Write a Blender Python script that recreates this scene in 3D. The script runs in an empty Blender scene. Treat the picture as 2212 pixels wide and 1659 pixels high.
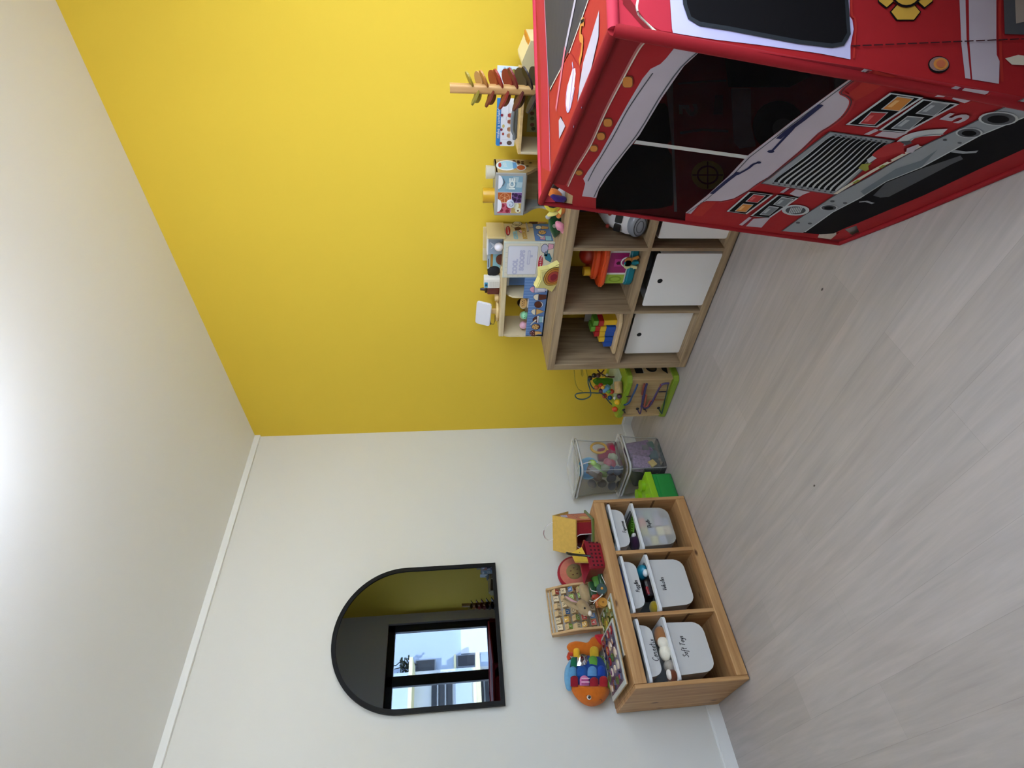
LAMP_E, SKY_S, SUN_E, EXPO = 39, 7, 12, 0.86
import bpy, bmesh, math, random
from mathutils import Vector, Matrix, geometry
random.seed(7)
SC = bpy.context.scene
COL = SC.collection
V = Vector
PI = math.pi

# ------------------------------------------------------------ camera (fitted to the photograph)
CAM = V((2.9433, -2.3967, 1.2497))
YAW, PITCH, ROLL, FPX = -0.8048, -0.1040, -0.0247, 1156.44
_cy, _sy = math.cos(YAW), math.sin(YAW)
FWD = V((_sy*math.cos(PITCH), _cy*math.cos(PITCH), math.sin(PITCH)))
_r = V((_cy, -_sy, 0)); _u = _r.cross(FWD)
RIGHT = _r*math.cos(ROLL) + _u*math.sin(ROLL)
UP = -_r*math.sin(ROLL) + _u*math.cos(ROLL)
CR = dict(I=(0,0,1), A=(1140,0,.24108),B=(1640,0,.27727),C=(1140,300,.24108),D=(1540,150,.30380),E=(960,100,.15068),F=(1020,320,.12054),
          G=(1020,460,.16878),H=(1160,430,.22905),J=(1220,780,.12658),K=(1200,910,.13562),L=(1160,1060,.15371),N=(1160,1240,.18081),
          O=(1280,1060,.16275),Q=(1300,1300,.15675),R=(680,1180,.22905),S=(1020,460,.08439),T=(1020,580,.09646),U=(1130,600,.08439),
          V=(1080,450,.10249),W=(1060,130,.12658),X=(1260,670,.06631),Y=(1740,440,.08439),Z=(1140,390,.07233),M=(1280,80,.4724))
def px(c, x, y):
    a, b, s = CR[c]; return (a+x*s, b+y*s)
def ray(p):
    x, y = p
    return RIGHT*((829.5-y)/FPX) - UP*((x-1106)/FPX) + FWD
def at(p, n, d):                      # pixel ray meets plane n.x = d
    r = ray(p); n = V(n); return CAM + r*((d-n.dot(CAM))/n.dot(r))
def atz(p, z): return at(p, (0,0,1), z)
def atx(p, x): return at(p, (1,0,0), x)
def aty(p, y): return at(p, (0,1,0), y)

# ------------------------------------------------------------ materials
def lin(h):
    h = h.lstrip('#'); c = [int(h[i:i+2],16)/255 for i in (0,2,4)]
    return tuple(x/12.92 if x <= .04045 else ((x+.055)/1.055)**2.4 for x in c) + (1,)
MATS = {}
def mat(name, col='#808080', rough=.5, metal=0, spec=.5, var=0, vscale=20, bump=0, bscale=200, sheen=0, stretch=None, emit=0, alpha=None, coat=0, trans=0):
    if name in MATS: return MATS[name]
    m = bpy.data.materials.new(name); m.use_nodes = True; nt = m.node_tree; N = nt.nodes
    b = N['Principled BSDF']
    c = lin(col)
    b.inputs['Base Color'].default_value = c; b.inputs['Roughness'].default_value = rough
    b.inputs['Metallic'].default_value = metal; b.inputs['Specular IOR Level'].default_value = spec
    if sheen: b.inputs['Sheen Weight'].default_value = sheen
    if coat: b.inputs['Coat Weight'].default_value = coat
    if trans: b.inputs['Transmission Weight'].default_value = trans
    if emit: b.inputs['Emission Color'].default_value = c; b.inputs['Emission Strength'].default_value = emit
    if alpha is not None: b.inputs['Alpha'].default_value = alpha
    tc = None
    if var or bump:
        tc = N.new('ShaderNodeTexCoord'); mp = N.new('ShaderNodeMapping'); nt.links.new(tc.outputs['Object'], mp.inputs['Vector'])
        if stretch: mp.inputs['Scale'].default_value = stretch
    if var:
        nz = N.new('ShaderNodeTexNoise'); nz.inputs['Scale'].default_value = vscale; nz.inputs['Detail'].default_value = 5
        nt.links.new(mp.outputs[0], nz.inputs['Vector'])
        mr = N.new('ShaderNodeMapRange'); mr.inputs[1].default_value = .3; mr.inputs[2].default_value = .7
        mr.inputs[3].default_value = 1-var; mr.inputs[4].default_value = 1+var
        nt.links.new(nz.outputs['Fac'], mr.inputs[0])
        mx = N.new('ShaderNodeVectorMath'); mx.operation = 'SCALE'; mx.inputs[0].default_value = c[:3]
        nt.links.new(mr.outputs[0], mx.inputs['Scale']); nt.links.new(mx.outputs[0], b.inputs['Base Color'])
    if bump:
        nz2 = N.new('ShaderNodeTexNoise'); nz2.inputs['Scale'].default_value = bscale; nz2.inputs['Detail'].default_value = 4
        nt.links.new(mp.outputs[0], nz2.inputs['Vector'])
        bp = N.new('ShaderNodeBump'); bp.inputs['Strength'].default_value = bump; bp.inputs['Distance'].default_value = .004
        nt.links.new(nz2.outputs['Fac'], bp.inputs['Height']); nt.links.new(bp.outputs[0], b.inputs['Normal'])
    MATS[name] = m; return m
def paint(h, rough=.45): return mat('paint_'+h.strip('#')+('' if rough == .45 else str(rough)), h, rough)
def felt(h): return mat('felt_'+h.strip('#'), h, .95, spec=.15, var=.07, vscale=60, bump=.35, bscale=420, sheen=.25)
def cloth(h): return mat('cloth_'+h.strip('#'), h, .72, spec=.25, var=.035, vscale=9, bump=.18, bscale=34)
def pl(h): return mat('plastic_'+h.strip('#'), h, .3, coat=.2)
def wood(name, h, h2, axis=0, scale=1.0, knots=True, rough=.5):
    """boards: long grain along an axis of the object, dark knots as marks of the board itself"""
    if name in MATS: return MATS[name]
    m = bpy.data.materials.new(name); m.use_nodes = True; nt = m.node_tree; N = nt.nodes; L = nt.links
    b = N['Principled BSDF']; b.inputs['Roughness'].default_value = rough; b.inputs['Specular IOR Level'].default_value = .35
    tc = N.new('ShaderNodeTexCoord'); mp = N.new('ShaderNodeMapping'); L.new(tc.outputs['Object'], mp.inputs['Vector'])
    s = [34*scale]*3; s[axis] = 2.2*scale; mp.inputs['Scale'].default_value = s
    nz = N.new('ShaderNodeTexNoise'); nz.inputs['Scale'].default_value = 1.5; nz.inputs['Detail'].default_value = 6; nz.inputs['Distortion'].default_value = .6
    L.new(mp.outputs[0], nz.inputs['Vector'])
    cr = N.new('ShaderNodeValToRGB'); cr.color_ramp.elements[0].position = .32; cr.color_ramp.elements[1].position = .68
    cr.color_ramp.elements[0].color = lin(h2); cr.color_ramp.elements[1].color = lin(h)
    L.new(nz.outputs['Fac'], cr.inputs[0]); out = cr.outputs[0]
    if knots:
        mp2 = N.new('ShaderNodeMapping'); L.new(tc.outputs['Object'], mp2.inputs['Vector'])
        s2 = [10.]*3; s2[axis] = 5.; mp2.inputs['Scale'].default_value = s2
        vo = N.new('ShaderNodeTexVoronoi'); vo.inputs['Scale'].default_value = 1.0; L.new(mp2.outputs[0], vo.inputs['Vector'])
        r2 = N.new('ShaderNodeValToRGB'); r2.color_ramp.elements[0].position = .05; r2.color_ramp.elements[1].position = .12
        r2.color_ramp.elements[0].color = (1,1,1,1); r2.color_ramp.elements[1].color = (0,0,0,1)
        L.new(vo.outputs['Distance'], r2.inputs[0])
        mx = N.new('ShaderNodeMix'); mx.data_type = 'RGBA'; L.new(r2.outputs[0], mx.inputs['Factor'])
        L.new(out, mx.inputs[6]); mx.inputs[7].default_value = lin('#5a3a20'); out = mx.outputs[2]
    L.new(out, b.inputs['Base Color'])
    MATS[name] = m; return m
def sheer(name, h, fac, rough=.4, gloss=.0, spec=.5):
    """thin see-through sheet: part of the light goes straight through"""
    if name in MATS: return MATS[name]
    m = bpy.data.materials.new(name); m.use_nodes = True; nt = m.node_tree; N = nt.nodes; L = nt.links
    b = N['Principled BSDF']; b.inputs['Base Color'].default_value = lin(h); b.inputs['Roughness'].default_value = rough; b.inputs['Specular IOR Level'].default_value = spec
    t = N.new('ShaderNodeBsdfTransparent'); mx = N.new('ShaderNodeMixShader'); mx.inputs[0].default_value = fac
    L.new(t.outputs[0], mx.inputs[1]); L.new(b.outputs[0], mx.inputs[2]); L.new(mx.outputs[0], N['Material Output'].inputs['Surface'])
    if gloss:
        g = N.new('ShaderNodeBsdfGlossy'); g.inputs['Roughness'].default_value = .08
        lw = N.new('ShaderNodeLayerWeight'); lw.inputs['Blend'].default_value = gloss
        m2 = N.new('ShaderNodeMixShader'); L.new(lw.outputs['Fresnel'], m2.inputs[0]); L.new(mx.outputs[0], m2.inputs[1]); L.new(g.outputs[0], m2.inputs[2])
        L.new(m2.outputs[0], N['Material Output'].inputs['Surface'])
    MATS[name] = m; return m

# ------------------------------------------------------------ mesh builder
def catmull(pts, n=6, closed=False):
    P = [V(p) for p in pts]; out = []; L = len(P)
    rng = range(L if closed else L-1)
    for i in rng:
        if closed: a,b,c,d = P[i-1],P[i],P[(i+1)%L],P[(i+2)%L]
        else: a,b,c,d = P[max(i-1,0)],P[i],P[i+1],P[min(i+2,L-1)]
        for k in range(n):
            t = k/n
            out.append(.5*((2*b)+(c-a)*t+(2*a-5*b+4*c-d)*t*t+(3*b-a-3*c+d)*t**3))
    if not closed: out.append(P[-1])
    return out
def frame(o, ux, uy):
    ux = V(ux).normalized(); uz = ux.cross(V(uy)).normalized(); uy = uz.cross(ux)
    return Matrix(((ux.x,uy.x,uz.x,o[0]),(ux.y,uy.y,uz.y,o[1]),(ux.z,uy.z,uz.z,o[2]),(0,0,0,1)))
class MB:
    def __init__(s, T=None): s.v=[]; s.f=[]; s.mi=[]; s.sm=[]; s.mats=[]; s.T = T or Matrix()
    def slot(s, m):
        if m not in s.mats: s.mats.append(m)
        return s.mats.index(m)
    def add(s, vs, fs, m, smooth=False, T=None):
        T = s.T @ (T or Matrix()); o = len(s.v); k = s.slot(m)
        s.v += [tuple(T @ V(p)) for p in vs]
        for f in fs: s.f.append([i+o for i in f]); s.mi.append(k); s.sm.append(smooth)
    def bm(s, b, m, smooth=False, T=None):
        b.verts.index_update(); s.add([v.co for v in b.verts], [[v.index for v in f.verts] for f in b.faces], m, smooth, T); b.free()
    def box(s, lo, hi, m, bev=0, seg=2, T=None):
        lo, hi = V(lo), V(hi); b = bmesh.new(); bmesh.ops.create_cube(b, size=1)
        for v in b.verts: v.co = V([(lo[i]+hi[i])/2 + v.co[i]*abs(hi[i]-lo[i]) for i in range(3)])
        if bev: bmesh.ops.bevel(b, geom=b.edges[:], offset=min(bev, min(abs(hi[i]-lo[i]) for i in range(3))*.45), segments=seg, affect='EDGES', profile=.5)
        s.bm(b, m, bool(bev) and seg > 2, T)
    def cyl(s, p0, p1, r, m, n=20, r2=None, bev=0):
        p0, p1 = V(p0), V(p1); d = p1-p0; r2 = r if r2 is None else r2
        q = d.to_track_quat('Z','Y').to_matrix()
        a = [p0+q@V((r*math.cos(2*PI*i/n), r*math.sin(2*PI*i/n),0)) for i in range(n)]
        c = [p1+q@V((r2*math.cos(2*PI*i/n), r2*math.sin(2*PI*i/n),0)) for i in range(n)]
        s.add(a+c, [[i,(i+1)%n,n+(i+1)%n,n+i] for i in range(n)], m, True)
        s.add(a, [list(range(n))[::-1]], m); s.add(c, [list(range(n))], m)
    def tube(s, pts, r, m, n=8, closed=False, caps=True):
        P = [V(p) for p in pts]; L = len(P); rings = []
        nrm = None
        for i in range(L):
            if closed: t = P[(i+1)%L]-P[i-1]
            else: t = P[min(i+1,L-1)]-P[max(i-1,0)]
            if t.length < 1e-9: t = V((0,0,1))
            t.normalize()
            if nrm is None: nrm = t.orthogonal().normalized()
            nrm = (nrm - t*nrm.dot(t)); nrm = nrm.normalized() if nrm.length > 1e-6 else t.orthogonal().normalized()
            bi = t.cross(nrm); rr = r[i] if isinstance(r,(list,tuple)) else r
            rings.append([P[i]+(nrm*math.cos(2*PI*k/n)+bi*math.sin(2*PI*k/n))*rr for k in range(n)])
        vs = [p for g in rings for p in g]; fs = []
        for i in range(L if closed else L-1):
            j = (i+1)%L
            fs += [[i*n+k, i*n+(k+1)%n, j*n+(k+1)%n, j*n+k] for k in range(n)]
        s.add(vs, fs, m, True)
        if caps and not closed: s.add(rings[0], [list(range(n))[::-1]], m); s.add(rings[-1], [list(range(n))], m)
    def lathe(s, prof, m, o=(0,0,0), n=28, T=None, smooth=True):
        o = V(o); vs = []; fs = []; k = len(prof)
        for i in range(n):
            a = 2*PI*i/n; vs += [o+V((r*math.cos(a), r*math.sin(a), z)) for r, z in prof]
        for i in range(n):
            j = (i+1)%n; fs += [[i*k+q, j*k+q, j*k+q+1, i*k+q+1] for q in range(k-1)]
        s.add(vs, fs, m, smooth, T)
    def ball(s, c, r, m, T=None, sub=3, rot=None):
        r = (r,)*3 if not isinstance(r,(tuple,list)) else r
        b = bmesh.new(); bmesh.ops.create_icosphere(b, subdivisions=sub, radius=1)
        R = rot or Matrix()
        for v in b.verts: v.co = (R @ V((v.co.x*r[0], v.co.y*r[1], v.co.z*r[2]))) + V(c)
        s.bm(b, m, True, T)
    def poly(s, pts, m, T=None): s.add(pts, [list(range(len(pts)))], m, False, T)
    def prism(s, pts2, z0, z1, m, T=None, bev=0, seg=2):
        """pts2 in the frame T's xy plane, from z0 to z1"""
        b = bmesh.new(); vs = [b.verts.new((p[0],p[1],z0)) for p in pts2]; f = b.faces.new(vs)
        r = bmesh.ops.extrude_face_region(b, geom=[f])
        for e in r['geom']:
            if isinstance(e, bmesh.types.BMVert): e.co.z = z1
        bmesh.ops.recalc_face_normals(b, faces=b.faces[:])
        if bev:
            ed = [e for e in b.edges if abs(e.verts[0].co.z-e.verts[1].co.z) < 1e-7]
            bmesh.ops.bevel(b, geom=ed, offset=bev, segments=seg, affect='EDGES')
        s.bm(b, m, False, T)
    def puff(s, pts2, th, m, T=None, rings=6, c=None, back=True, flat=.0):
        """a stuffed shape: outline in the frame's xy plane, swelling to +-th"""
        P = [V((p[0],p[1],0)) for p in pts2]; n = len(P); c = V((c[0],c[1],0)) if c else sum(P, V())/n
        vs = []; fs = []
        def side(sg):
            base = len(vs)
            for k in range(rings):
                t = 1-(k/rings)**1.0; h = th*math.sqrt(max(0,1-t*t))**.9
                for p in P: vs.append(c+(p-c)*t+V((0,0,sg*h)))
            vs.append(c+V((0,0,sg*th)))
            for k in range(rings-1):
                for i in range(n):
                    q = [base+k*n+i, base+k*n+(i+1)%n, base+(k+1)*n+(i+1)%n, base+(k+1)*n+i]
                    fs.append(q if sg > 0 else q[::-1])
            last = base+rings*n; kk = base+(rings-1)*n
            for i in range(n):
                q = [kk+i, kk+(i+1)%n, last]; fs.append(q if sg > 0 else q[::-1])
        side(1)
        if back: side(-1)
        s.add(vs, fs, m, True, T)
    def text(s, body, size, m, T, depth=.0004, align='CENTER', shear=0, bold=0):
        cu = bpy.data.curves.new('t','FONT'); cu.body = body; cu.size = size; cu.align_x = align; cu.align_y = 'CENTER'; cu.shear = shear; cu.extrude = depth; cu.offset = bold; cu.resolution_u = 3
        o = bpy.data.objects.new('t', cu); COL.objects.link(o); dg = bpy.context.evaluated_depsgraph_get(); dg.update()
        me = bpy.data.meshes.new_from_object(o.evaluated_get(dg))
        s.add([v.co for v in me.vertices], [list(p.vertices) for p in me.polygons], m, False, T)
        bpy.data.objects.remove(o); bpy.data.curves.remove(cu); bpy.data.meshes.remove(me)
    def rest(s, z):
        d = z-min(p[2] for p in s.v)
        if d > 0: s.v = [(p[0],p[1],p[2]+d) for p in s.v]
        return s
    def build(s, name, parent=None, loc=None, merge=0, subd=0):
        off = V((0,0,0))
        if parent is not None:
            q = parent
            while q is not None: off += q.location; q = q.parent
        elif loc is not None: off = V(loc)
        me = bpy.data.meshes.new(name); me.from_pydata([tuple(V(p)-off) for p in s.v], [], s.f)
        for m in s.mats: me.materials.append(m)
        me.polygons.foreach_set('material_index', s.mi); me.polygons.foreach_set('use_smooth', s.sm)
        if merge:
            b = bmesh.new(); b.from_mesh(me); bmesh.ops.remove_doubles(b, verts=b.verts[:], dist=merge); b.to_mesh(me); b.free()
        me.update()
        o = bpy.data.objects.new(name, me); COL.objects.link(o)
        if parent is not None: o.parent = parent
        else: o.location = off
        if subd:
            md = o.modifiers.new('s','SUBSURF'); md.levels = subd; md.render_levels = subd
        return o
def thing(name, label, cat, loc, group=None):
    o = bpy.data.objects.new(name, None); COL.objects.link(o); o.location = loc; o.empty_display_size = .05
    o['label'] = label; o['category'] = cat
    if group: o['group'] = group
    return o
def tag(o, label, cat, group=None):
    o['label'] = label; o['category'] = cat
    if group: o['group'] = group
    return o
def struct(o): o['kind'] = 'structure'; return o
def copy_tree(o, parent=None):
    c = o.copy(); COL.objects.link(c)
    if parent is not None: c.parent = parent
    for ch in list(o.children): copy_tree(ch, c)
    return c
def circ(cx, cy, rx, ry=None, n=20, a0=0, a1=2*PI):
    ry = rx if ry is None else ry
    full = abs(a1-a0-2*PI) < 1e-6
    return [(cx+rx*math.cos(a0+(a1-a0)*i/(n if full else n-1)), cy+ry*math.sin(a0+(a1-a0)*i/(n if full else n-1))) for i in range(n)]
def rrect(x0, y0, x1, y1, r, n=5):
    o = []
    for cx, cy, a in ((x1-r,y1-r,0),(x0+r,y1-r,PI/2),(x0+r,y0+r,PI),(x1-r,y0+r,1.5*PI)):
        o += [(cx+r*math.cos(a+PI/2*i/n), cy+r*math.sin(a+PI/2*i/n)) for i in range(n+1)]
    return o
class Print:
    """flat printing on a plane: shapes are set down on the plane where the pixel rays (or u,v) meet it"""
    def __init__(s, mb, o, ux, uy):
        s.mb = mb; s.T = frame(o, ux, uy); s.I = s.T.inverted(); s.n = s.T.to_3x3()@V((0,0,1)); s.d = s.n.dot(V(o))
        s.sg = 1 if s.n.dot(CAM) > s.d else -1; s.k = 0
    def uv(s, p): q = s.I @ at(p, s.n, s.d); return (q.x, q.y)
    def P(s, c, pts): return [s.uv(px(c,*p)) for p in pts]
    def shape(s, uv, m, lay=1, st=.0006):
        s.k += 1
        s.mb.poly([(a,b,s.sg*st*lay) for a,b in uv], m, s.T)
    def pix(s, c, pts, m, lay=1, smooth=0):
        q = s.P(c, pts)
        if smooth: q = [(p.x,p.y) for p in catmull([V((a,b,0)) for a,b in q], smooth, True)]
        s.shape(q, m, lay)
    def line(s, uv, w, m, lay=1, closed=False):
        P = [V((a,b)) for a,b in uv]; L = len(P); l = []; r = []
        for i in range(L):
            t = (P[(i+1)%L]-P[i-1]) if closed else (P[min(i+1,L-1)]-P[max(i-1,0)])
            if t.length < 1e-9: t = V((1,0))
            t.normalize(); nn = V((-t.y,t.x)); ww = w[i] if isinstance(w,(list,tuple)) else w
            l.append(P[i]+nn*ww/2); r.append(P[i]-nn*ww/2)
        z = s.sg*.0006*lay; vs = [(p.x,p.y,z) for p in l]+[(p.x,p.y,z) for p in r]
        s.mb.add(vs, [[i,(i+1)%L,L+(i+1)%L,L+i] for i in range(L if closed else L-1)], m, False, s.T)
    def pline(s, c, pts, w, m, lay=1, smooth=0, closed=False):
        q = s.P(c, pts)
        if smooth: q = [(p.x,p.y) for p in catmull([V((a,b,0)) for a,b in q], smooth, closed)]
        s.line(q, w, m, lay, closed)
    def txt(s, body, u, v, size, m, lay=1, ang=0, shear=0, bold=0, flip=False):
        T = s.T @ Matrix.Translation((u,v,s.sg*.0006*lay)) @ Matrix.Rotation(ang,4,'Z')
        if flip: T = T @ Matrix.Scale(-1,4,(1,0,0))
        s.mb.text(body, size, m, T, .0001, 'CENTER', shear, bold)
# ============================================================ the room
H = 2.608; RX = 3.29; RY = -3.7; KZ = .768; TZ = .52
WALLW = mat('white_wall_paint', '#d9d8d2', .85, spec=.2, bump=.05, bscale=300)
WALLY = mat('yellow_wall_paint', '#e8c640', .8, spec=.25, bump=.05, bscale=300)
CEIL = mat('ceiling_paint', '#ecece9', .9, spec=.15, bump=.06, bscale=350)
TRIM = mat('trim_paint', '#e6e7e4', .5)
def floor_mat():
    m = bpy.data.materials.new('laminate_planks'); m.use_nodes = True; nt = m.node_tree; N = nt.nodes; L = nt.links
    b = N['Principled BSDF']; b.inputs['Roughness'].default_value = .42; b.inputs['Specular IOR Level'].default_value = .4
    tc = N.new('ShaderNodeTexCoord')
    br = N.new('ShaderNodeTexBrick'); L.new(tc.outputs['Object'], br.inputs['Vector'])
    br.offset = .37; br.offset_frequency = 2; br.squash = 1
    br.inputs['Scale'].default_value = 1; br.inputs['Brick Width'].default_value = 1.22; br.inputs['Row Height'].default_value = .145
    br.inputs['Mortar Size'].default_value = .0007; br.inputs['Mortar Smooth'].default_value = 1; br.inputs['Bias'].default_value = 0
    br.inputs['Color1'].default_value = lin('#b3ada9'); br.inputs['Color2'].default_value = lin('#aaa49f'); br.inputs['Mortar'].default_value = lin('#96908b')
    mp = N.new('ShaderNodeMapping'); mp.inputs['Scale'].default_value = (2.0, 26, 1); L.new(tc.outputs['Object'], mp.inputs['Vector'])
    nz = N.new('ShaderNodeTexNoise'); nz.inputs['Scale'].default_value = 1.3; nz.inputs['Detail'].default_value = 8; nz.inputs['Roughness'].default_value = .62; nz.inputs['Distortion'].default_value = .35
    L.new(mp.outputs[0], nz.inputs['Vector'])
    mr = N.new('ShaderNodeMapRange'); mr.inputs[1].default_value = .3; mr.inputs[2].default_value = .72; mr.inputs[3].default_value = .86; mr.inputs[4].default_value = 1.10; L.new(nz.outputs['Fac'], mr.inputs[0])
    mp2 = N.new('ShaderNodeMapping'); mp2.inputs['Scale'].default_value = (.7, 4, 1); L.new(tc.outputs['Object'], mp2.inputs['Vector'])
    n2 = N.new('ShaderNodeTexNoise'); n2.inputs['Scale'].default_value = 1.8; n2.inputs['Detail'].default_value = 2; L.new(mp2.outputs[0], n2.inputs['Vector'])
    mxc = N.new('ShaderNodeMix'); mxc.data_type = 'RGBA'; mxc.inputs[6].default_value = (.97,.98,1.0,1); mxc.inputs[7].default_value = (1.03,.98,.95,1); L.new(n2.outputs['Fac'], mxc.inputs['Factor'])
    mu = N.new('ShaderNodeVectorMath'); mu.operation = 'SCALE'; L.new(br.outputs['Color'], mu.inputs[0]); L.new(mr.outputs[0], mu.inputs['Scale'])
    m2 = N.new('ShaderNodeVectorMath'); m2.operation = 'MULTIPLY'; L.new(mu.outputs[0], m2.inputs[0]); L.new(mxc.outputs[2], m2.inputs[1])
    L.new(m2.outputs[0], b.inputs['Base Color'])
    bp = N.new('ShaderNodeBump'); bp.inputs['Strength'].default_value = .08; bp.inputs['Distance'].default_value = .002; L.new(nz.outputs['Fac'], bp.inputs['Height']); L.new(bp.outputs[0], b.inputs['Normal'])
    return m
def slab(name, lo, hi, m):
    b = MB(); b.box(lo, hi, m); return struct(b.build(name, loc=((lo[0]+hi[0])/2,(lo[1]+hi[1])/2,lo[2])))
fl = MB(); fl.box((-.15,RY-.15,-.12),(RX+.2,.15,0), floor_mat()); struct(fl.build('floor', loc=(0,0,0)))
slab('ceiling', (-.15,RY-.15,H),(RX+.2,.15,H+.12), CEIL)
slab('wall_left', (-.15,RY-.15,0),(0,.15,H), WALLW)
slab('wall_back', (0,0,0),(RX,.15,H), WALLY)
slab('wall_front', (0,RY-.15,0),(RX,RY,H), WALLW)
# window wall: opening y WY0..WY1, z WZ0..WZ1
WY0, WY1, WZ0, WZ1 = -2.40, -.10, .90, 2.06
wr = MB()
wr.box((RX,RY-.15,0),(RX+.2,.15,WZ0), WALLW); wr.box((RX,RY-.15,WZ1),(RX+.2,.15,H), WALLW)
wr.box((RX,WY1,WZ0),(RX+.2,.15,WZ1), WALLW); wr.box((RX,RY-.15,WZ0),(RX+.2,WY0,WZ1), WALLW)
struct(wr.build('wall_right', loc=(RX,RY,0)))
FRM = mat('window_frame_metal', '#24262a', .45)
win = struct(thing('window_1','dark framed window','window',(RX+.08,(WY0+WY1)/2,WZ0))); del win['label'], win['category']
fb = MB(); t = .075
X0, X1 = RX+.05, RX+.11
fb.box((X0,WY0,WZ0),(X1,WY1,WZ0+t),FRM,.004); fb.box((X0,WY0,WZ1-t),(X1,WY1,WZ1),FRM,.004)
ms = [WY1, -.67, -1.25, -1.82, WY0]
fb.box((X0,WY1-t,WZ0),(X1,WY1,WZ1),FRM,.004); fb.box((X0,WY0,WZ0),(X1,WY0+t,WZ1),FRM,.004)
for y in ms[1:-1]: fb.box((X0,y-.05,WZ0),(X1,y+.05,WZ1),FRM,.004)
fb.build('window_frame', win)
gl = sheer('window_pane_glass', '#ffffff', .02, .05, gloss=.12)
for a, c in zip(ms[1:], ms[:-1]):
    g = MB(); g.box((X0+.027,a+.05,WZ0+t),(X0+.033,c-.05,WZ1-t),gl); g.build('window_pane', win)
# trim and baseboards
b = MB(); b.box((0,RY,H-.036),(.018,-.0,H), TRIM, .002); struct(b.build('trim_1', loc=(0,RY/2,H-.036)))
def base(name, lo, hi, side):
    b = MB(); b.box(lo, hi, TRIM); 
    if side == 'x': b.box((lo[0],lo[1],hi[2]-.0),(lo[0]+.006,hi[1],hi[2]+.008), TRIM)
    else: b.box((lo[0],hi[1]-.006,hi[2]),(hi[0],hi[1],hi[2]+.008), TRIM)
    struct(b.build(name, loc=((lo[0]+hi[0])/2,(lo[1]+hi[1])/2,0)))
base('baseboard_left', (0,RY,0),(.012,0,.058),'x'); base('baseboard_back', (.012,-.012,0),(RX,0,.058),'y')
# ceiling lamp: just above the upper edge of the picture
LP = (1.93,-1.66)
lamp = thing('ceiling_lamp','white globe ceiling lamp in the middle of the ceiling','lamp',(LP[0],LP[1],H))
b = MB(); b.lathe([(0,H),(.06,H),(.06,H-.02),(.02,H-.03),(.012,H-.03),(.012,H-.09)], TRIM, (LP[0],LP[1],0)); b.build('ceiling_mount', lamp)
b = MB(); b.ball((LP[0],LP[1],H-.19),.10, mat('lamp_globe_glow','#dfe9ff',.5,emit=LAMP_E)); b.build('globe', lamp)

# ------------------------------------------------------------ outside the window (seen in the mirror)
PB = mat('pale_blue_render','#b9c8dc',.9); WB = mat('white_render','#eceff2',.9,var=.05,vscale=3); CRM = mat('cream_slab','#efe6b8',.8); DKW = mat('dark_window','#2c2f33',.3); RAIL=mat('grey_metal','#8a9097',.5)
GX = 15.
def fz(cx): return 3.3-(cx-775)/825*2.8
def fy(cy): return 4.03-(cy-740)/480*1.27
bl = thing('neighbour_building','pale blue house across the street, seen in the arched mirror','building',(GX+1,5,-3.2))
b = MB(); b.box((GX+.6,2.7,-3.2),(GX+5,9,5.5), PB); b.build('wall', bl)
b = MB(); b.box((GX+.45,3.35,-3.2),(GX+.6,9,fz(1365)), WB); b.build('lower_wall', bl)
for c0,c1,y0,y1 in ((935,1130,1180,1040),(1320,1500,1155,1020)):
    w = MB(); w.box((GX+.4,fy(y0),fz(c1)),(GX+.5,fy(y1),fz(c0)),RAIL); wo = w.build('window', bl)
    w = MB(); w.box((GX+.36,fy(y0)+.04,fz(c1)+.05),(GX+.42,fy(y1)-.03,fz(c0)-.05),DKW); w.build('window_glass', wo)
b = MB(); b.box((GX+.35,fy(1170),fz(1315)),(GX+.6,fy(1010),fz(1295)),CRM); b.build('ledge', bl)
bb = thing('balcony_building','white apartment block with cream balcony slabs, seen at left in the arched mirror','building',(GX-1,0,-3.2))
b = MB(); b.box((GX-.6,-6,-3.2),(GX+3,2.62,5.5), WB); b.build('wall', bb)
for c0,c1 in ((935,965),(1485,1520)):
    s_ = MB(); s_.box((GX-1.5,-6,fz(c1)),(GX-.6,2.75,fz(c0)),CRM); s_.build('balcony_slab', bb)
for c0,c1 in ((1110,1285),(1520,1640)):
    w = MB(); w.box((GX-.72,.6,fz(c1)),(GX-.6,2.5,fz(c0)),DKW); wo = w.build('window', bb)
    for k in (.33,.7):
        w = MB(); z = fz(c0)+(fz(c1)-fz(c0))*k; w.box((GX-.78,.6,z),(GX-.71,2.5,z+.04),RAIL); w.build('louvre_rail', wo)
b = MB(); b.box((GX-.65,-6,fz(1450)),(GX-.59,2.6,fz(1310)),PB); b.build('blue_band', bb)
b = MB(); b.box((GX-.65,-6,fz(935)),(GX-.59,2.6,5.4),PB); b.build('upper_band', bb)
tr = thing('bare_shrub','thin dark shrub on the roof edge across the street, in the mirror','shrub',(GX+.2,fy(1150),fz(960)))
b = MB(); random.seed(3)
for i in range(14):
    p = V((GX+.2,fy(1190)+random.uniform(-.02,.25),fz(930+random.uniform(-60,40)))); pts=[p]
    for k in range(4): p = p+V((random.uniform(-.1,.1),random.uniform(-.1,.1),random.uniform(-.02,.16))); pts.append(p)
    b.tube(pts,.015,mat('dark_twig','#1d241c',.9),5)
for i in range(40): b.ball((GX+.2+random.uniform(-.1,.1),fy(1150)+random.uniform(-.12,.35),fz(840+random.uniform(-30,60))),(.05,.05,.025),mat('dark_leaf','#232f1e',.9),sub=1)
b.build('foliage', tr)
gr = MB(); gr.box((RX+.4,-20,-3.3),(40,25,-3.2),mat('street_paving','#b5b2ac',.9,var=.08,vscale=2)); struct(gr.build('ground_outside', loc=(15,0,-3.3)))
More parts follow.
